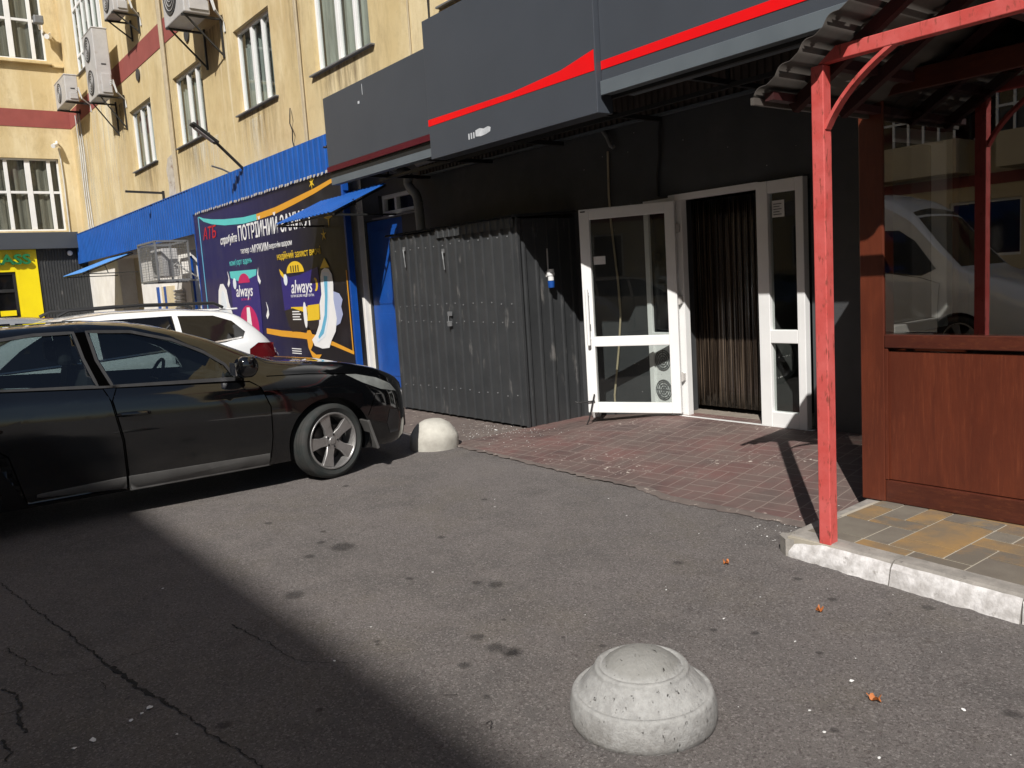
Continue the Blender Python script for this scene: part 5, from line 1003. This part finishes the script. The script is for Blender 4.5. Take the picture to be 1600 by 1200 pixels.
def car_shell(P):
    N = 64; sts = [P['L']*(.5-.5*math.cos(PI*i/N))*.35+P['L']*i/N*.65 for i in range(N+1)]; rows = []
    for s in sts:
        zb = sm_interp(P['bot'], s); zt = sm_interp(P['top'], s, .05); zl = min(sm_interp(P['belt'], s), zt-.035); W = P['W']*sm_interp(P['plan'], s, .03); wt = min(sm_interp(P['roofw'], s), W*.95)
        dz = zl-zb; g = zt-zl
        half = [(0, zb), (.5*W, zb), (.90*W, zb+.005), (.955*W, zb+.10*dz), (.972*W, zb+.20*dz), (.990*W, zb+.38*dz), (1.0*W, zb+.58*dz), (.992*W, zb+.78*dz), (.972*W, zb+.92*dz), (.935*W, zl),
                (.935*W+(wt-.935*W)*.30, zl+(g)*.30), (.935*W+(wt-.935*W)*.66, zl+g*.64), (wt+.02*g, zt-.13*g-.012), (wt*.93, zt-.055*g-.010), (wt*.80, zt-.025*g-.006), (wt*.45, zt-.006), (0, zt)]
        rows.append([(x, P['L']/2-s, z) for x, z in half]+[(-x, P['L']/2-s, z) for x, z in reversed(half[1:-1])])
    m = len(rows[0]); mb = MB(); vs = [p for r in rows for p in r]
    fs = [(i*m+j, i*m+(j+1) % m, (i+1)*m+(j+1) % m, (i+1)*m+j) for i in range(N) for j in range(m)]
    fs += [tuple(reversed(range(m))), tuple(N*m+j for j in range(m))]
    mb.add(vs, fs); return mb
def modbool(o, cutter):
    md = o.modifiers.new('c', 'BOOLEAN'); md.operation = 'DIFFERENCE'; md.object = cutter; md.solver = 'EXACT'; bake(o); bpy.data.objects.remove(cutter)
def patch(mb_poly, P, bvh, side, off, grid=.05, axis='X'):
    """polygon given in (s, z) or, for axis Z, (s, x): cut into a fine grid and laid onto the shell"""
    bm = bmesh.new(); L2 = P['L']/2
    vs = [bm.verts.new((0, L2-a, b) if axis == 'X' else (b, L2-a, 0)) for a, b in mb_poly]; bmesh.ops.triangulate(bm, faces=[bm.faces.new(vs)])
    ys = [v.co.y for v in vs]; zs = [(v.co.z if axis == 'X' else v.co.x) for v in vs]
    t = min(ys)
    while t < max(ys): bmesh.ops.bisect_plane(bm, geom=bm.verts[:]+bm.edges[:]+bm.faces[:], plane_co=(0, t, 0), plane_no=(0, 1, 0)); t += grid
    t = min(zs)
    while t < max(zs):
        co, no = ((0, 0, t), (0, 0, 1)) if axis == 'X' else ((t, 0, 0), (1, 0, 0))
        bmesh.ops.bisect_plane(bm, geom=bm.verts[:]+bm.edges[:]+bm.faces[:], plane_co=co, plane_no=no); t += grid
    for v in bm.verts:
        if axis == 'X': h = bvh.ray_cast(Vector((side*3, v.co.y, v.co.z)), Vector((-side, 0, 0)))
        else: h = bvh.ray_cast(Vector((v.co.x, v.co.y, 3)), Vector((0, 0, -1)))
        if h[0] is not None: v.co = h[0]+h[1]*off
        else: v.co = Vector((side*P['W']*.8, v.co.y, v.co.z)) if axis == 'X' else Vector((v.co.x, v.co.y, .5))
    bmesh.ops.recalc_face_normals(bm, faces=bm.faces)
    c = sum((f.normal*f.calc_area() for f in bm.faces), Vector())
    if (axis == 'X' and c.x*side < 0) or (axis == 'Z' and c.z < 0): bmesh.ops.reverse_faces(bm, faces=bm.faces)
    return bm
def patch_obj(name, poly, P, bvh, side, off, mat, parent, thick=0, axis='X', grid=.05):
    bm = patch(poly, P, bvh, side, off, grid, axis); me = bpy.data.meshes.new(name); bm.to_mesh(me); bm.free(); me.materials.append(mat)
    o = bpy.data.objects.new(name, me); COL.objects.link(o); o.parent = parent; me.polygons.foreach_set('use_smooth', [True]*len(me.polygons))
    if thick: md = o.modifiers.new('t', 'SOLIDIFY'); md.thickness = thick; md.offset = -1; md2 = o.modifiers.new('b', 'BEVEL'); md2.width = min(.003, thick*.6); md2.segments = 2; md2.limit_method = 'ANGLE'; md2.angle_limit = math.radians(50)
    return o
def shrink(poly, d):
    c = Vector((sum(p[0] for p in poly)/len(poly), sum(p[1] for p in poly)/len(poly))); out = []
    for p in poly: v = Vector(p)-c; out.append(tuple(c+v*max(0, 1-d/v.length)))
    return out
def wheel(parent, x, y, r, w, side, steer=0, rimr=.243, detail=True):
    t = thing('wheel', (0, 0, 0), None, None); t.parent = parent; t.location = (x, y, r); t.rotation_euler.z = steer
    def sub(mb, n, m, par=None, **k_): o = mb.build(n, m, None, local=True, **k_); o.parent = par or t; return o
    s = side; h = w/2; mb = MB()
    prof = [(rimr-.01, -h*.7), (rimr+.02, -h*.92), (r*.87, -h), (r*.955, -h*.90), (r*.985, -h*.78)]
    for q in (-.55, -.18, .18, .55): prof += [(r*.998, (q-.14)*h), (r*.975, (q-.13)*h), (r*.975, (q-.10)*h), (r, (q-.09)*h)]
    prof += [(r*.985, h*.78), (r*.955, h*.90), (r*.90, h*.985), (r*.87, h), (rimr+.035, h*.97), (rimr+.02, h*.92), (rimr-.01, h*.7), (rimr-.01, -h*.7)]
    mb.lathe([(a, b*s) for a, b in prof], (0, 0, 0), 56, 'X', cap=False); ty = sub(mb, 'tyre', A['tyre'], smooth=True, angle=28)
    mb = MB(); F = h*.86
    mb.lathe([(a, b*s) for a, b in [(rimr-.035, -h*.6), (rimr-.03, F-.035), (rimr-.018, F-.012), (rimr-.012, F+.004), (rimr, F+.006), (rimr+.004, F-.006), (rimr+.002, -h*.6), (rimr-.035, -h*.6)]], (0, 0, 0), 56, 'X', cap=False)
    for i in range(5):
        a = 2*PI*i/5+.31; R_ = Matrix.Rotation(a, 3, 'X')
        sp = [(-.040, .045), (.040, .045), (.037, .12), (.058, rimr-.020), (-.058, rimr-.020), (-.037, .12)]
        pts = [R_ @ Vector((0, u, v)) for u, v in sp]; dep = [F-.022, F-.022, F-.014, F-.006, F-.006, F-.014]
        f_ = [Vector((s*dd, p.y, p.z)) for p, dd in zip(pts, dep)]; b_ = [Vector((s*(dd-.032), p.y, p.z)) for p, dd in zip(pts, dep)]
        mb.add(f_+b_, [tuple(range(6)), tuple(reversed(range(6, 12)))]+[(q, 6+q, 6+(q+1) % 6, (q+1) % 6) for q in range(6)])
    mb.lathe([(a, b*s) for a, b in [(.072, F-.06), (.074, F-.026), (.066, F-.018), (.034, F-.018), (.031, F-.010), (0, F-.008)]], (0, 0, 0), 30, 'X')
    rm = sub(mb, 'rim', A['rim'], smooth=True, bevel=.004, angle=30)
    if detail:
        mb = MB()
        for i in range(5):
            a = 2*PI*(i+.5)/5+.31; mb.lathe([(.0085, (F-.02)*s), (.0085, (F-.012)*s), (0, (F-.0115)*s)], (0, .053*math.sin(-a), .053*math.cos(a)), 8, 'X')
        o = sub(mb, 'wheel_bolts', A['blackplastic'])
        mb = MB(); mb.lathe([(a, b*s) for a, b in [(.06, -.02), (.145, -.02), (.145, .0), (.0, .0)]], (0, 0, 0), 36, 'X'); mb.box((-.05*1, .06, .03), (.02, .14, .12)); sub(mb, 'brake_disc', A['brake'])
    mb = MB(); mb.lathe([(0, -h*.55*s), (rimr-.03, -h*.5*s)], (0, 0, 0), 30, 'X', cap=False); sub(mb, 'hub_back', A['blackplastic'])
    return t
def seam(poly, P, bvh, sd, parent, wd=.004, off=.009, name='door_seam', mat='seam'):
    pts = []
    for a, b in zip(poly, poly[1:]+poly[:1]):
        a, b = Vector(a), Vector(b); n = max(1, int((b-a).length/.04)); pts += [a.lerp(b, i/n) for i in range(n)]
    mb = MB(); L2 = P['L']/2; N = len(pts); vs = []
    for i, p in enumerate(pts):
        d = (pts[(i+1) % N]-pts[i-1]).normalized(); q = Vector((-d.y, d.x))*wd
        for s_ in (p-q, p+q):
            h = bvh.ray_cast(Vector((sd*3, L2-s_.x, s_.y)), Vector((-sd, 0, 0))); vs.append(h[0]+h[1]*off if h[0] is not None else Vector((sd*P['W']*.9, L2-s_.x, s_.y)))
    mb.add(vs, [(2*i, 2*((i+1) % N), 2*((i+1) % N)+1, 2*i+1) for i in range(N)]); o = mb.build(name, A[mat], None, local=True, recalc=False); o.parent = parent
def make_car(name, loc, rz, label, P, paint, door_paint=None, cut=True, sides=(1, -1), win_sides=None, windows=(), doors=(), steer=0, tint='carglass', cat='car', full=True):
    root = thing(name, loc, label, cat, None, rz); L2 = P['L']/2
    shell = car_shell(P); tmp = shell.build('tmp', A[paint], None, local=True); bm = bmesh.new(); bm.from_mesh(tmp.data); bvh = BVHTree.FromBMesh(bm); bm.free(); bpy.data.objects.remove(tmp)
    body = shell.build('body', A[paint], None, smooth=True, local=True, weld=True, angle=40)
    # wheel arches
    for s in P['axles']:
        for sd in (1, -1):
            mb = MB(); mb.lathe([(P['wr']+.045, 0), (P['wr']+.045, sd*.5)], (sd*(P['W']-.27), L2-s, P['wr']+.01), 48, 'X'); c_ = mb.build('cut', A['blackplastic'], None, local=True); modbool(body, c_)
    if cut:
        Pi = dict(P); Pi['W'] = P['W']-.07; Pi['roofw'] = [(a, b-.035) for a, b in P['roofw']]; Pi['top'] = [(a, (b-.035 if 1.1 < a < P['L']-.25 else .5)) for a, b in P['top']]; Pi['bot'] = [(0, .42), (9, .42)]; Pi['belt'] = [(a, min(b, .9)) for a, b in P['belt']]
        # cabin cavity: from the cowl to behind the rear seats
        mb = MB(); N = 26; rows = []
        s0, s1 = 1.32, P['L']-.30
        for i in range(N+1):
            s = s0+(s1-s0)*i/N; zt = sm_interp(P['top'], s, .05)-.04; zl = min(sm_interp(P['belt'], s), zt-.02); W = P['W']*.935; wt = sm_interp(P['roofw'], s)-.02
            W1 = W-.045; rows.append([(-W1, L2-s, .40), (W1, L2-s, .40), (W1, L2-s, zl-.02), (wt, L2-s, max(zt-.03, zl)), (wt*.85, L2-s, max(zt, zl+.01)), (-wt*.85, L2-s, max(zt, zl+.01)), (-wt, L2-s, max(zt-.03, zl)), (-W1, L2-s, zl-.02)])
        m = 8; mb.add([p for r_ in rows for p in r_], [(i*m+j, i*m+(j+1) % m, (i+1)*m+(j+1) % m, (i+1)*m+j) for i in range(N) for j in range(m)]+[tuple(reversed(range(m))), tuple(N*m+j for j in range(m))])
        body.data.materials.append(A['interior']); cv = mb.build('cut', A['interior'], None, local=True); modbool(body, cv)
        for poly in windows:
            for sd in (1, -1):
                mb = MB(); q = shrink(poly, .018); mb.prism([(sd*.3, L2-a, b) for a, b in q], (sd*1.0, 0, 0)); c_ = mb.build('cut', A['blackplastic'], None, local=True); modbool(body, c_)
        ws = P['wscreen']; mb = MB(); q = shrink(ws, .02); mb.prism([(b, L2-a, .93) for a, b in q], (0, 0, 1.0)); c_ = mb.build('cut', A['blackplastic'], None, local=True); modbool(body, c_)
    body.parent = root; body.data.polygons.foreach_set('use_smooth', [True]*len(body.data.polygons)); body.data.set_sharp_from_angle(angle=math.radians(38))
    for sd in (win_sides or sides):
        for poly in windows:
            patch_obj('side_window', poly, P, bvh, sd, -.004 if cut else .003, A[tint], root)
            # black rubber surround
    if 'wscreen' in P: patch_obj('windscreen', P['wscreen'], P, bvh, 1, -.003 if cut else .003, A[tint], root, axis='Z', grid=.08)
    for sd in sides:
        for poly in doors:
            o = patch_obj('door', poly, P, bvh, sd, .007, A[door_paint or paint], root, grid=.03)
            seam(poly, P, bvh, sd, o)
            a = min(p[0] for p in poly); b = max(p[0] for p in poly)
            s0 = b-.13; mb = MB(); z = .79 if P is HATCH else .86
            h_ = bvh.ray_cast(Vector((sd*3, L2-s0, z)), Vector((-sd, 0, 0)))[0]; x = h_.x
            y0 = L2-s0; mb.tube([(x+sd*.004, y0-.11, z+.0), (x+sd*.030, y0-.085, z+.003), (x+sd*.036, y0, z), (x+sd*.030, y0+.085, z-.004), (x+sd*.004, y0+.11, z-.008)], [.013, .017, .018, .017, .013], 12)
            hd = mb.build('handle', A['blackpaint'] if P is HATCH else A[paint], None, local=True, smooth=True); hd.parent = o
    for i, s in enumerate(P['axles']):
        for sd in (1, -1): wheel(root, sd*(P['W']-.015-P['tw']/2), L2-s, P['wr'], P['tw'], sd, steer if i == 0 else 0)
    mb = MB()
    for s in P['axles']:
        for sd in (1, -1):
            x1_, x2_ = sorted((sd*(P['W']-.30), sd*(P['W']-.26))); mb.box((x1_, L2-s-.36, .2), (x2_, L2-s+.36, .72))
    mb.box((-P['W']+.3, -L2+.3, .17), (P['W']-.3, L2-.3, .22)); o = mb.build('underbody', A['blackplastic'], None, local=True); o.parent = root
    return root, bvh, L2

HATCH['wscreen'] = [(1.30, -.66), (1.26, -.3), (1.25, 0), (1.26, .3), (1.30, .66), (2.02, .56), (2.08, .3), (2.10, 0), (2.08, -.3), (2.02, -.56)]
FRONTW = [(1.60, .955), (1.66, 1.07), (1.80, 1.18), (2.02, 1.30), (2.30, 1.385), (2.60, 1.41), (2.575, 1.2), (2.50, 1.00)]
REARW = [(2.60, 1.012), (2.66, 1.22), (2.69, 1.41), (2.95, 1.415), (3.25, 1.39), (3.50, 1.31), (3.62, 1.20), (3.60, 1.10), (3.2, 1.05)]
FDOOR = [(1.395, .24), (1.365, .45), (1.36, .70), (1.42, .86), (1.50, .915), (2.48, .985), (2.52, .90), (2.475, .60), (2.47, .24)]
RDOOR = [(2.482, .24), (2.487, .60), (2.532, .90), (2.57, .99), (3.42, 1.06), (3.48, .95), (3.40, .76), (3.22, .60), (3.14, .24)]
hd_a = math.radians(-3)
Lh = 2.15
fwd_ = Vector((math.sin(math.radians(3)), math.cos(math.radians(3)), 0)); nr_ = Vector((math.cos(math.radians(3)), -math.sin(math.radians(3)), 0))
cpos = Vector((-6.57, 3.04, 0))-nr_*.885-fwd_*(Lh-.86)
for k_ in ('top', 'belt', 'plan', 'roofw', 'bot'): HATCH[k_] = [(a+(.16 if a > 3.0 else 0), b) for a, b in HATCH[k_]]
HATCH['L'] = 4.46; Lh = 2.23
cpos = Vector((-6.57, 3.04, 0))-nr_*.885-fwd_*(Lh-.86)
car, bv, L2 = make_car('parked_car', cpos, -math.radians(3), 'dusty black hatchback parked nose towards the shops on the left', HATCH, 'carbon', 'blackpaint', windows=(FRONTW, REARW), doors=(FDOOR, RDOOR), steer=math.radians(15), sides=(1, -1))
for sd in (1, -1):
    for poly in (FRONTW, REARW): seam(poly, HATCH, bv, sd, car, wd=.011, off=.004, name='window_trim', mat='blackplastic')
def cp(mb, n, m, **k_): o = mb.build(n, m, None, local=True, **k_); o.parent = car; return o
for sd in (1, -1):
    # sill trim, pillar trims, mirror, headlight, indicator, arch liner flap
    patch_obj('sill_trim', [(1.40, .225), (1.40, .315), (2.46, .325), (2.46, .225)], HATCH, bv, sd, .014, A['trimgrey'], car, thick=.012)
    patch_obj('sill_trim', [(2.49, .235), (2.49, .325), (3.08, .305), (3.08, .285)], HATCH, bv, sd, .014, A['trimgrey'], car, thick=.012)
    patch_obj('pillar_trim', [(2.515, 1.0), (2.585, 1.2), (2.612, 1.41), (2.678, 1.41), (2.65, 1.22), (2.588, 1.012)], HATCH, bv, sd, .003, A['seam'], car)
    patch_obj('window_seal', [(1.55, .93), (1.56, .945), (2.50, 1.006), (3.3, 1.062), (3.3, 1.047), (2.5, .990)], HATCH, bv, sd, .007, A['blackplastic'], car)
    patch_obj('headlight', [(.16, .665), (.22, .74), (.36, .81), (.56, .865), (.66, .875), (.52, .79), (.34, .71)], HATCH, bv, sd, .004, A['lens'], car, grid=.03)
    patch_obj('fog_lamp_trim', [(.17, .30), (.14, .40), (.17, .50), (.26, .52), (.30, .40), (.27, .30)], HATCH, bv, sd, .003, A['blackplastic'], car, grid=.03)
    patch_obj('bumper_seam', [(.49, .50), (.498, .50), (.40, .69), (.39, .69)], HATCH, bv, sd, .001, A['seam'], car)
    patch_obj('hood_seam', [(.66, .885), (1.0, .925), (1.35, .945), (1.35, .938), (1.0, .917), (.66, .878)], HATCH, bv, sd, .001, A['seam'], car)
    mb = MB(); x = sd*.80; y = L2-1.60
    vs = []; n = 14
    for q, (dx, sc_) in enumerate(((0, .6), (.05, .95), (.11, 1.12), (.19, 1.15), (.245, 1.0), (.262, .6))):
        for j in range(n):
            t = 2*PI*j/n; vs.append((x+sd*(.06+dx), y+.02+.060*sc_*math.cos(t)+(.03 if math.cos(t) > 0 else 0)*sc_, 1.035+.075*sc_*math.sin(t)+.012*q*.5))
    mb.add(vs, [(i*n+j, i*n+(j+1) % n, (i+1)*n+(j+1) % n, (i+1)*n+j) for i in range(5) for j in range(n)]+[tuple(range(n)), tuple(5*n+j for j in range(n))])
    mr = cp(mb, 'door_mirror', A['carbon'], smooth=True, angle=60)
    mb = MB(); mb.box((sd*.80, y-.01, .955), (sd*.88, y+.05, .99)); o = mb.build('mirror_foot', A['blackplastic'], None, local=True, bevel=.01); o.parent = mr
    mb = MB(); mb.box((min(x+sd*.09, x+sd*.24), y-.052, .99), (max(x+sd*.09, x+sd*.24), y-.046, 1.09)); o = mb.build('mirror_glass', A['chrome'], None, local=True); o.parent = mr
    mb = MB(); mb.box((min(sd*.72, sd*.90), L2-.86+.375, .19), (max(sd*.72, sd*.90), L2-.86+.40, .46), Matrix.Rotation(.28, 3, 'X')); cp(mb, 'mud_flap', A['trimgrey'], bevel=.005)
mb = MB(); mb.box((-.6, L2-.06, .30), (.6, L2+.005, .48)); cp(mb, 'lower_grille', A['blackplastic'], bevel=.02)
patch_obj('rear_window', [(3.75, -.5), (3.75, .5), (4.02, .56), (4.02, -.56)], HATCH, bv, 1, .003, A['tintglass'], car, axis='Z')
# interior
for x in (.38, -.38):
    mb = MB(); mb.box((x-.25, L2-2.55, .42), (x+.25, L2-2.05, .60)); mb.box((x-.24, L2-2.72, .55), (x+.24, L2-2.54, 1.12), Matrix.Rotation(-.22, 3, 'X')); mb.box((x-.13, L2-2.80, 1.16), (x+.13, L2-2.70, 1.34)); cp(mb, 'seat', A['interior'], bevel=.04)
mb = MB(); mb.box((-.62, L2-3.35, .42), (.62, L2-2.95, .58)); mb.box((-.62, L2-3.52, .55), (.62, L2-3.34, 1.08)); mb.box((-.5, L2-3.5, 1.1), (-.25, L2-3.4, 1.22)); mb.box((.25, L2-3.5, 1.1), (.5, L2-3.4, 1.22)); cp(mb, 'rear_seat', A['interior'], bevel=.04)
mb = MB(); mb.box((-.70, L2-1.80, .62), (.70, L2-1.38, .93)); cp(mb, 'dashboard', A['interior'], bevel=.05)
mb = MB(); R_ = Matrix.Rotation(-.45, 3, 'X'); c0 = Vector((-.38, L2-1.96, .92)); pts = [c0+R_ @ Vector((.185*math.cos(2*PI*i/28), 0, .185*math.sin(2*PI*i/28))) for i in range(29)]
mb.tube(pts, .015, 8); mb.bar(c0+R_ @ Vector((-.18, 0, 0)), c0+R_ @ Vector((.18, 0, 0)), .03, .02); mb.bar(c0, c0+R_ @ Vector((0, 0, -.18)), .03, .02); cp(mb, 'steering_wheel', A['blackplastic'], smooth=True)
mb = MB(); mb.box((-.12, L2-1.92, 1.30), (.12, L2-1.89, 1.36)); mb.bar((0, L2-1.9, 1.36), (0, L2-1.86, 1.40), .02); cp(mb, 'interior_mirror', A['blackplastic'], bevel=.01)
mb = MB(); mb.tube([(.28, -L2+.95, 1.475), (.28, -L2+.80, 1.56)], .006, 6); cp(mb, 'aerial', A['blackplastic'])

# white estate behind it, tail towards the shops
EW = [(1.65, 1.0), (1.9, 1.2), (2.25, 1.40), (2.55, 1.44), (2.55, 1.03)]
EW2 = [(2.62, 1.04), (2.62, 1.44), (3.40, 1.435), (3.40, 1.08)]
EW3 = [(3.46, 1.085), (3.46, 1.43), (3.85, 1.405), (4.04, 1.33), (4.16, 1.20), (4.12, 1.14), (3.9, 1.10)]
ESTATE['wscreen'] = [(1.40, -.62), (1.36, 0), (1.40, .62), (2.06, .56), (2.10, 0), (2.06, -.56)]
EFD = [(1.4, .26), (1.42, .9), (1.6, .985), (2.56, 1.015), (2.56, .26)]; ERD = [(2.575, .26), (2.575, 1.02), (3.42, 1.065), (3.3, .75), (3.1, .6), (3.05, .26)]
est, be, eL = make_car('parked_car', (-10.28, 3.90-2.3, 0), PI, 'white estate car with black roof rails beyond the black hatchback, tail towards the billboard', ESTATE, 'whitepaint', windows=(EW, EW2, EW3), doors=(EFD, ERD), cut=False, tint='tintglass')
def ep(mb, n, m, **k_): o = mb.build(n, m, None, local=True, **k_); o.parent = est; return o
for sd in (1, -1):
    mb = MB(); mb.tube([(sd*.56, eL-2.3, 1.515), (sd*.56, eL-2.4, 1.56), (sd*.57, eL-3.1, 1.575), (sd*.57, eL-3.9, 1.545), (sd*.57, eL-4.0, 1.49)], .018, 8); ep(mb, 'roof_rail', A['blackplastic'], smooth=True)
    patch_obj('tail_light', [(4.14, .86), (4.16, 1.0), (4.28, 1.06), (4.50, 1.04), (4.56, .88), (4.45, .84)], ESTATE, be, sd, .006, A['redlens'], est, grid=.04)
    patch_obj('window_trim', [(1.63, .99), (1.63, 1.005), (2.55, 1.04), (3.45, 1.09), (4.1, 1.145), (4.12, 1.13), (3.5, 1.075), (2.5, 1.02)], ESTATE, be, sd, .006, A['chrome'], est)
mb = MB(); mb.box((-.55, -eL+.42, 1.455), (.55, -eL+.62, 1.475)); ep(mb, 'spoiler', A['whitepaint'], bevel=.01)
patch_obj('rear_window', [(4.20, -.52), (4.20, .52), (4.42, .60), (4.42, -.60)], ESTATE, be, 1, .003, A['tintglass'], est, axis='Z')
# one window is lettered
t_ = text('NISSAN', 'window_lettering', A['ink_white'], est, (0, 0, 0), .07, .30, .0005, local=True) if False else None
sil, bs_, sL = make_car('parked_car', (-13.6, .45, 0), PI, 'silver car of which only the roof shows beyond the white estate', ESTATE, 'silverpaint', windows=(EW, EW2, EW3), cut=False, tint='tintglass')
rdc, br_, rL = make_car('parked_car', (-16.9, 1.2, 0), PI, 'dark red car, farthest in the row, only a sliver of its roof showing', HATCH, 'redcar', windows=(FRONTW, REARW), cut=False, tint='tintglass')

# ================================================================== THE OTHER SIDE OF THE YARD (seen in the glass)
ob = thing('apartment_building', (-10, -15.36, 0), 'beige apartment building across the yard, mirrored in the kiosk window', 'building')
OY = -15.36; PO = lambda u, z, d: (u, OY-d, z)
ohs = [(-44+3.6*i, -44+3.6*i+1.9, 1.4+3.2*j, 2.95+3.2*j) for i in range(19) for j in range(6)]
mb = MB(); wall_cells(mb, -46, 26, 0, 20, ohs, PO, .2); mb.build('wall', A['farbeige'], ob, recalc=False)
mb = MB(); mb.box((-46, OY-12, 0), (26, OY-.8, 19.9)); mb.build('core', A['roomdark'], ob)
mb = MB(); mb.box((-46, OY-12, 19.9), (26, OY-.0, 20.0)); mb.build('roof', A['galv'], ob)
mb = MB()
for j in range(1, 6): mb.box((-46, OY-.01, 3.2*j+.15), (26, OY+.03, 3.2*j+.45))
mb.build('painted_band', A['bandred'], ob)
pm = MB(); gm = MB()
for (a, b, c, d) in ohs:
    for z in (c, d-.07): pm.box((a, OY-.16, z), (b, OY-.10, z+.07))
    for x in (a, a+.8, b-.07): pm.box((x, OY-.155, c+.07), (x+.07, OY-.105, d-.07))
    gm.sheet([(a, OY-.13, c), (b, OY-.13, c), (b, OY-.13, d), (a, OY-.13, d)])
for n_, m_, M_ in (('window_frame', pm, A['pvc']), ('window_pane', gm, A['tintglass'])): o = m_.build(n_, M_, ob); o['kind'] = 'stuff'
# glazed balconies
for i, x in enumerate((-13.5, -9.9)):
    for j in range(1, 5):
        z = 3.2*j+.5; mb = MB(); mb.box((x, OY+.031, z), (x+2.6, OY+1.1, z+.9)); bl = mb.build('balcony', A['farbeige'], ob)
        mb = MB(); mb.box((x+.02, OY+.035, z+.902), (x+2.58, OY+1.08, z+2.6)); mb.build('balcony_glazing', A['tintglass'], bl)
        mb = MB()
        for t in range(7): mb.box((x+t*.42, OY+1.08, z+.9), (x+t*.42+.06, OY+1.12, z+2.6))
        mb.box((x, OY+1.07, z+1.5), (x+2.6, OY+1.13, z+1.56)); mb.build('balcony_frame', A['pvc'], bl)
# van and pale car mirrored in the kiosk glass
VAN = dict(L=5.6, W=.97, axles=(.95, 4.4), wr=.34, tw=.22,
    top=[(0, .80), (.1, 1.0), (.3, 1.12), (.8, 1.28), (1.0, 1.36), (1.35, 1.75), (1.7, 2.2), (2.0, 2.42), (2.4, 2.55), (5.3, 2.58), (5.5, 2.5), (5.6, 1.6)],
    belt=[(0, .78), (.4, 1.0), (1.2, 1.25), (2.0, 1.32), (5.6, 1.35)],
    plan=[(0, .70), (.1, .85), (.35, .94), (.9, 1), (5.3, 1), (5.6, .95)],
    roofw=[(0, .6), (.8, .8), (1.2, .84), (2.0, .80), (5.4, .80), (5.6, .78)],
    bot=[(0, .28), (1, .24), (5.6, .3)])
VAN['wscreen'] = [(1.02, -.72), (1.0, 0), (1.02, .72), (1.75, .66), (1.8, 0), (1.75, -.66)]
VW = [(1.30, 1.36), (1.62, 1.78), (1.86, 1.95), (2.30, 1.98), (2.32, 1.42), (1.9, 1.30), (1.5, 1.27)]
VD = [(1.25, .45), (1.22, 1.15), (1.5, 1.24), (2.34, 1.38), (2.34, .45)]
van, bvv, vL = make_car('delivery_van', (-7.4, -3.6, 0), -PI/2, 'white high roof delivery van mirrored in the kiosk window', VAN, 'whitepaint', windows=(VW,), doors=(VD,), cut=False, tint='tintglass', cat='van')
pc, bpc, pL = make_car('parked_car', (-3.9, -6.2, 0), -PI/2-.25, 'pale beige car mirrored in the right part of the kiosk window', ESTATE, 'beigepaint', windows=(EW, EW2, EW3), doors=(EFD, ERD), cut=False, tint='tintglass')
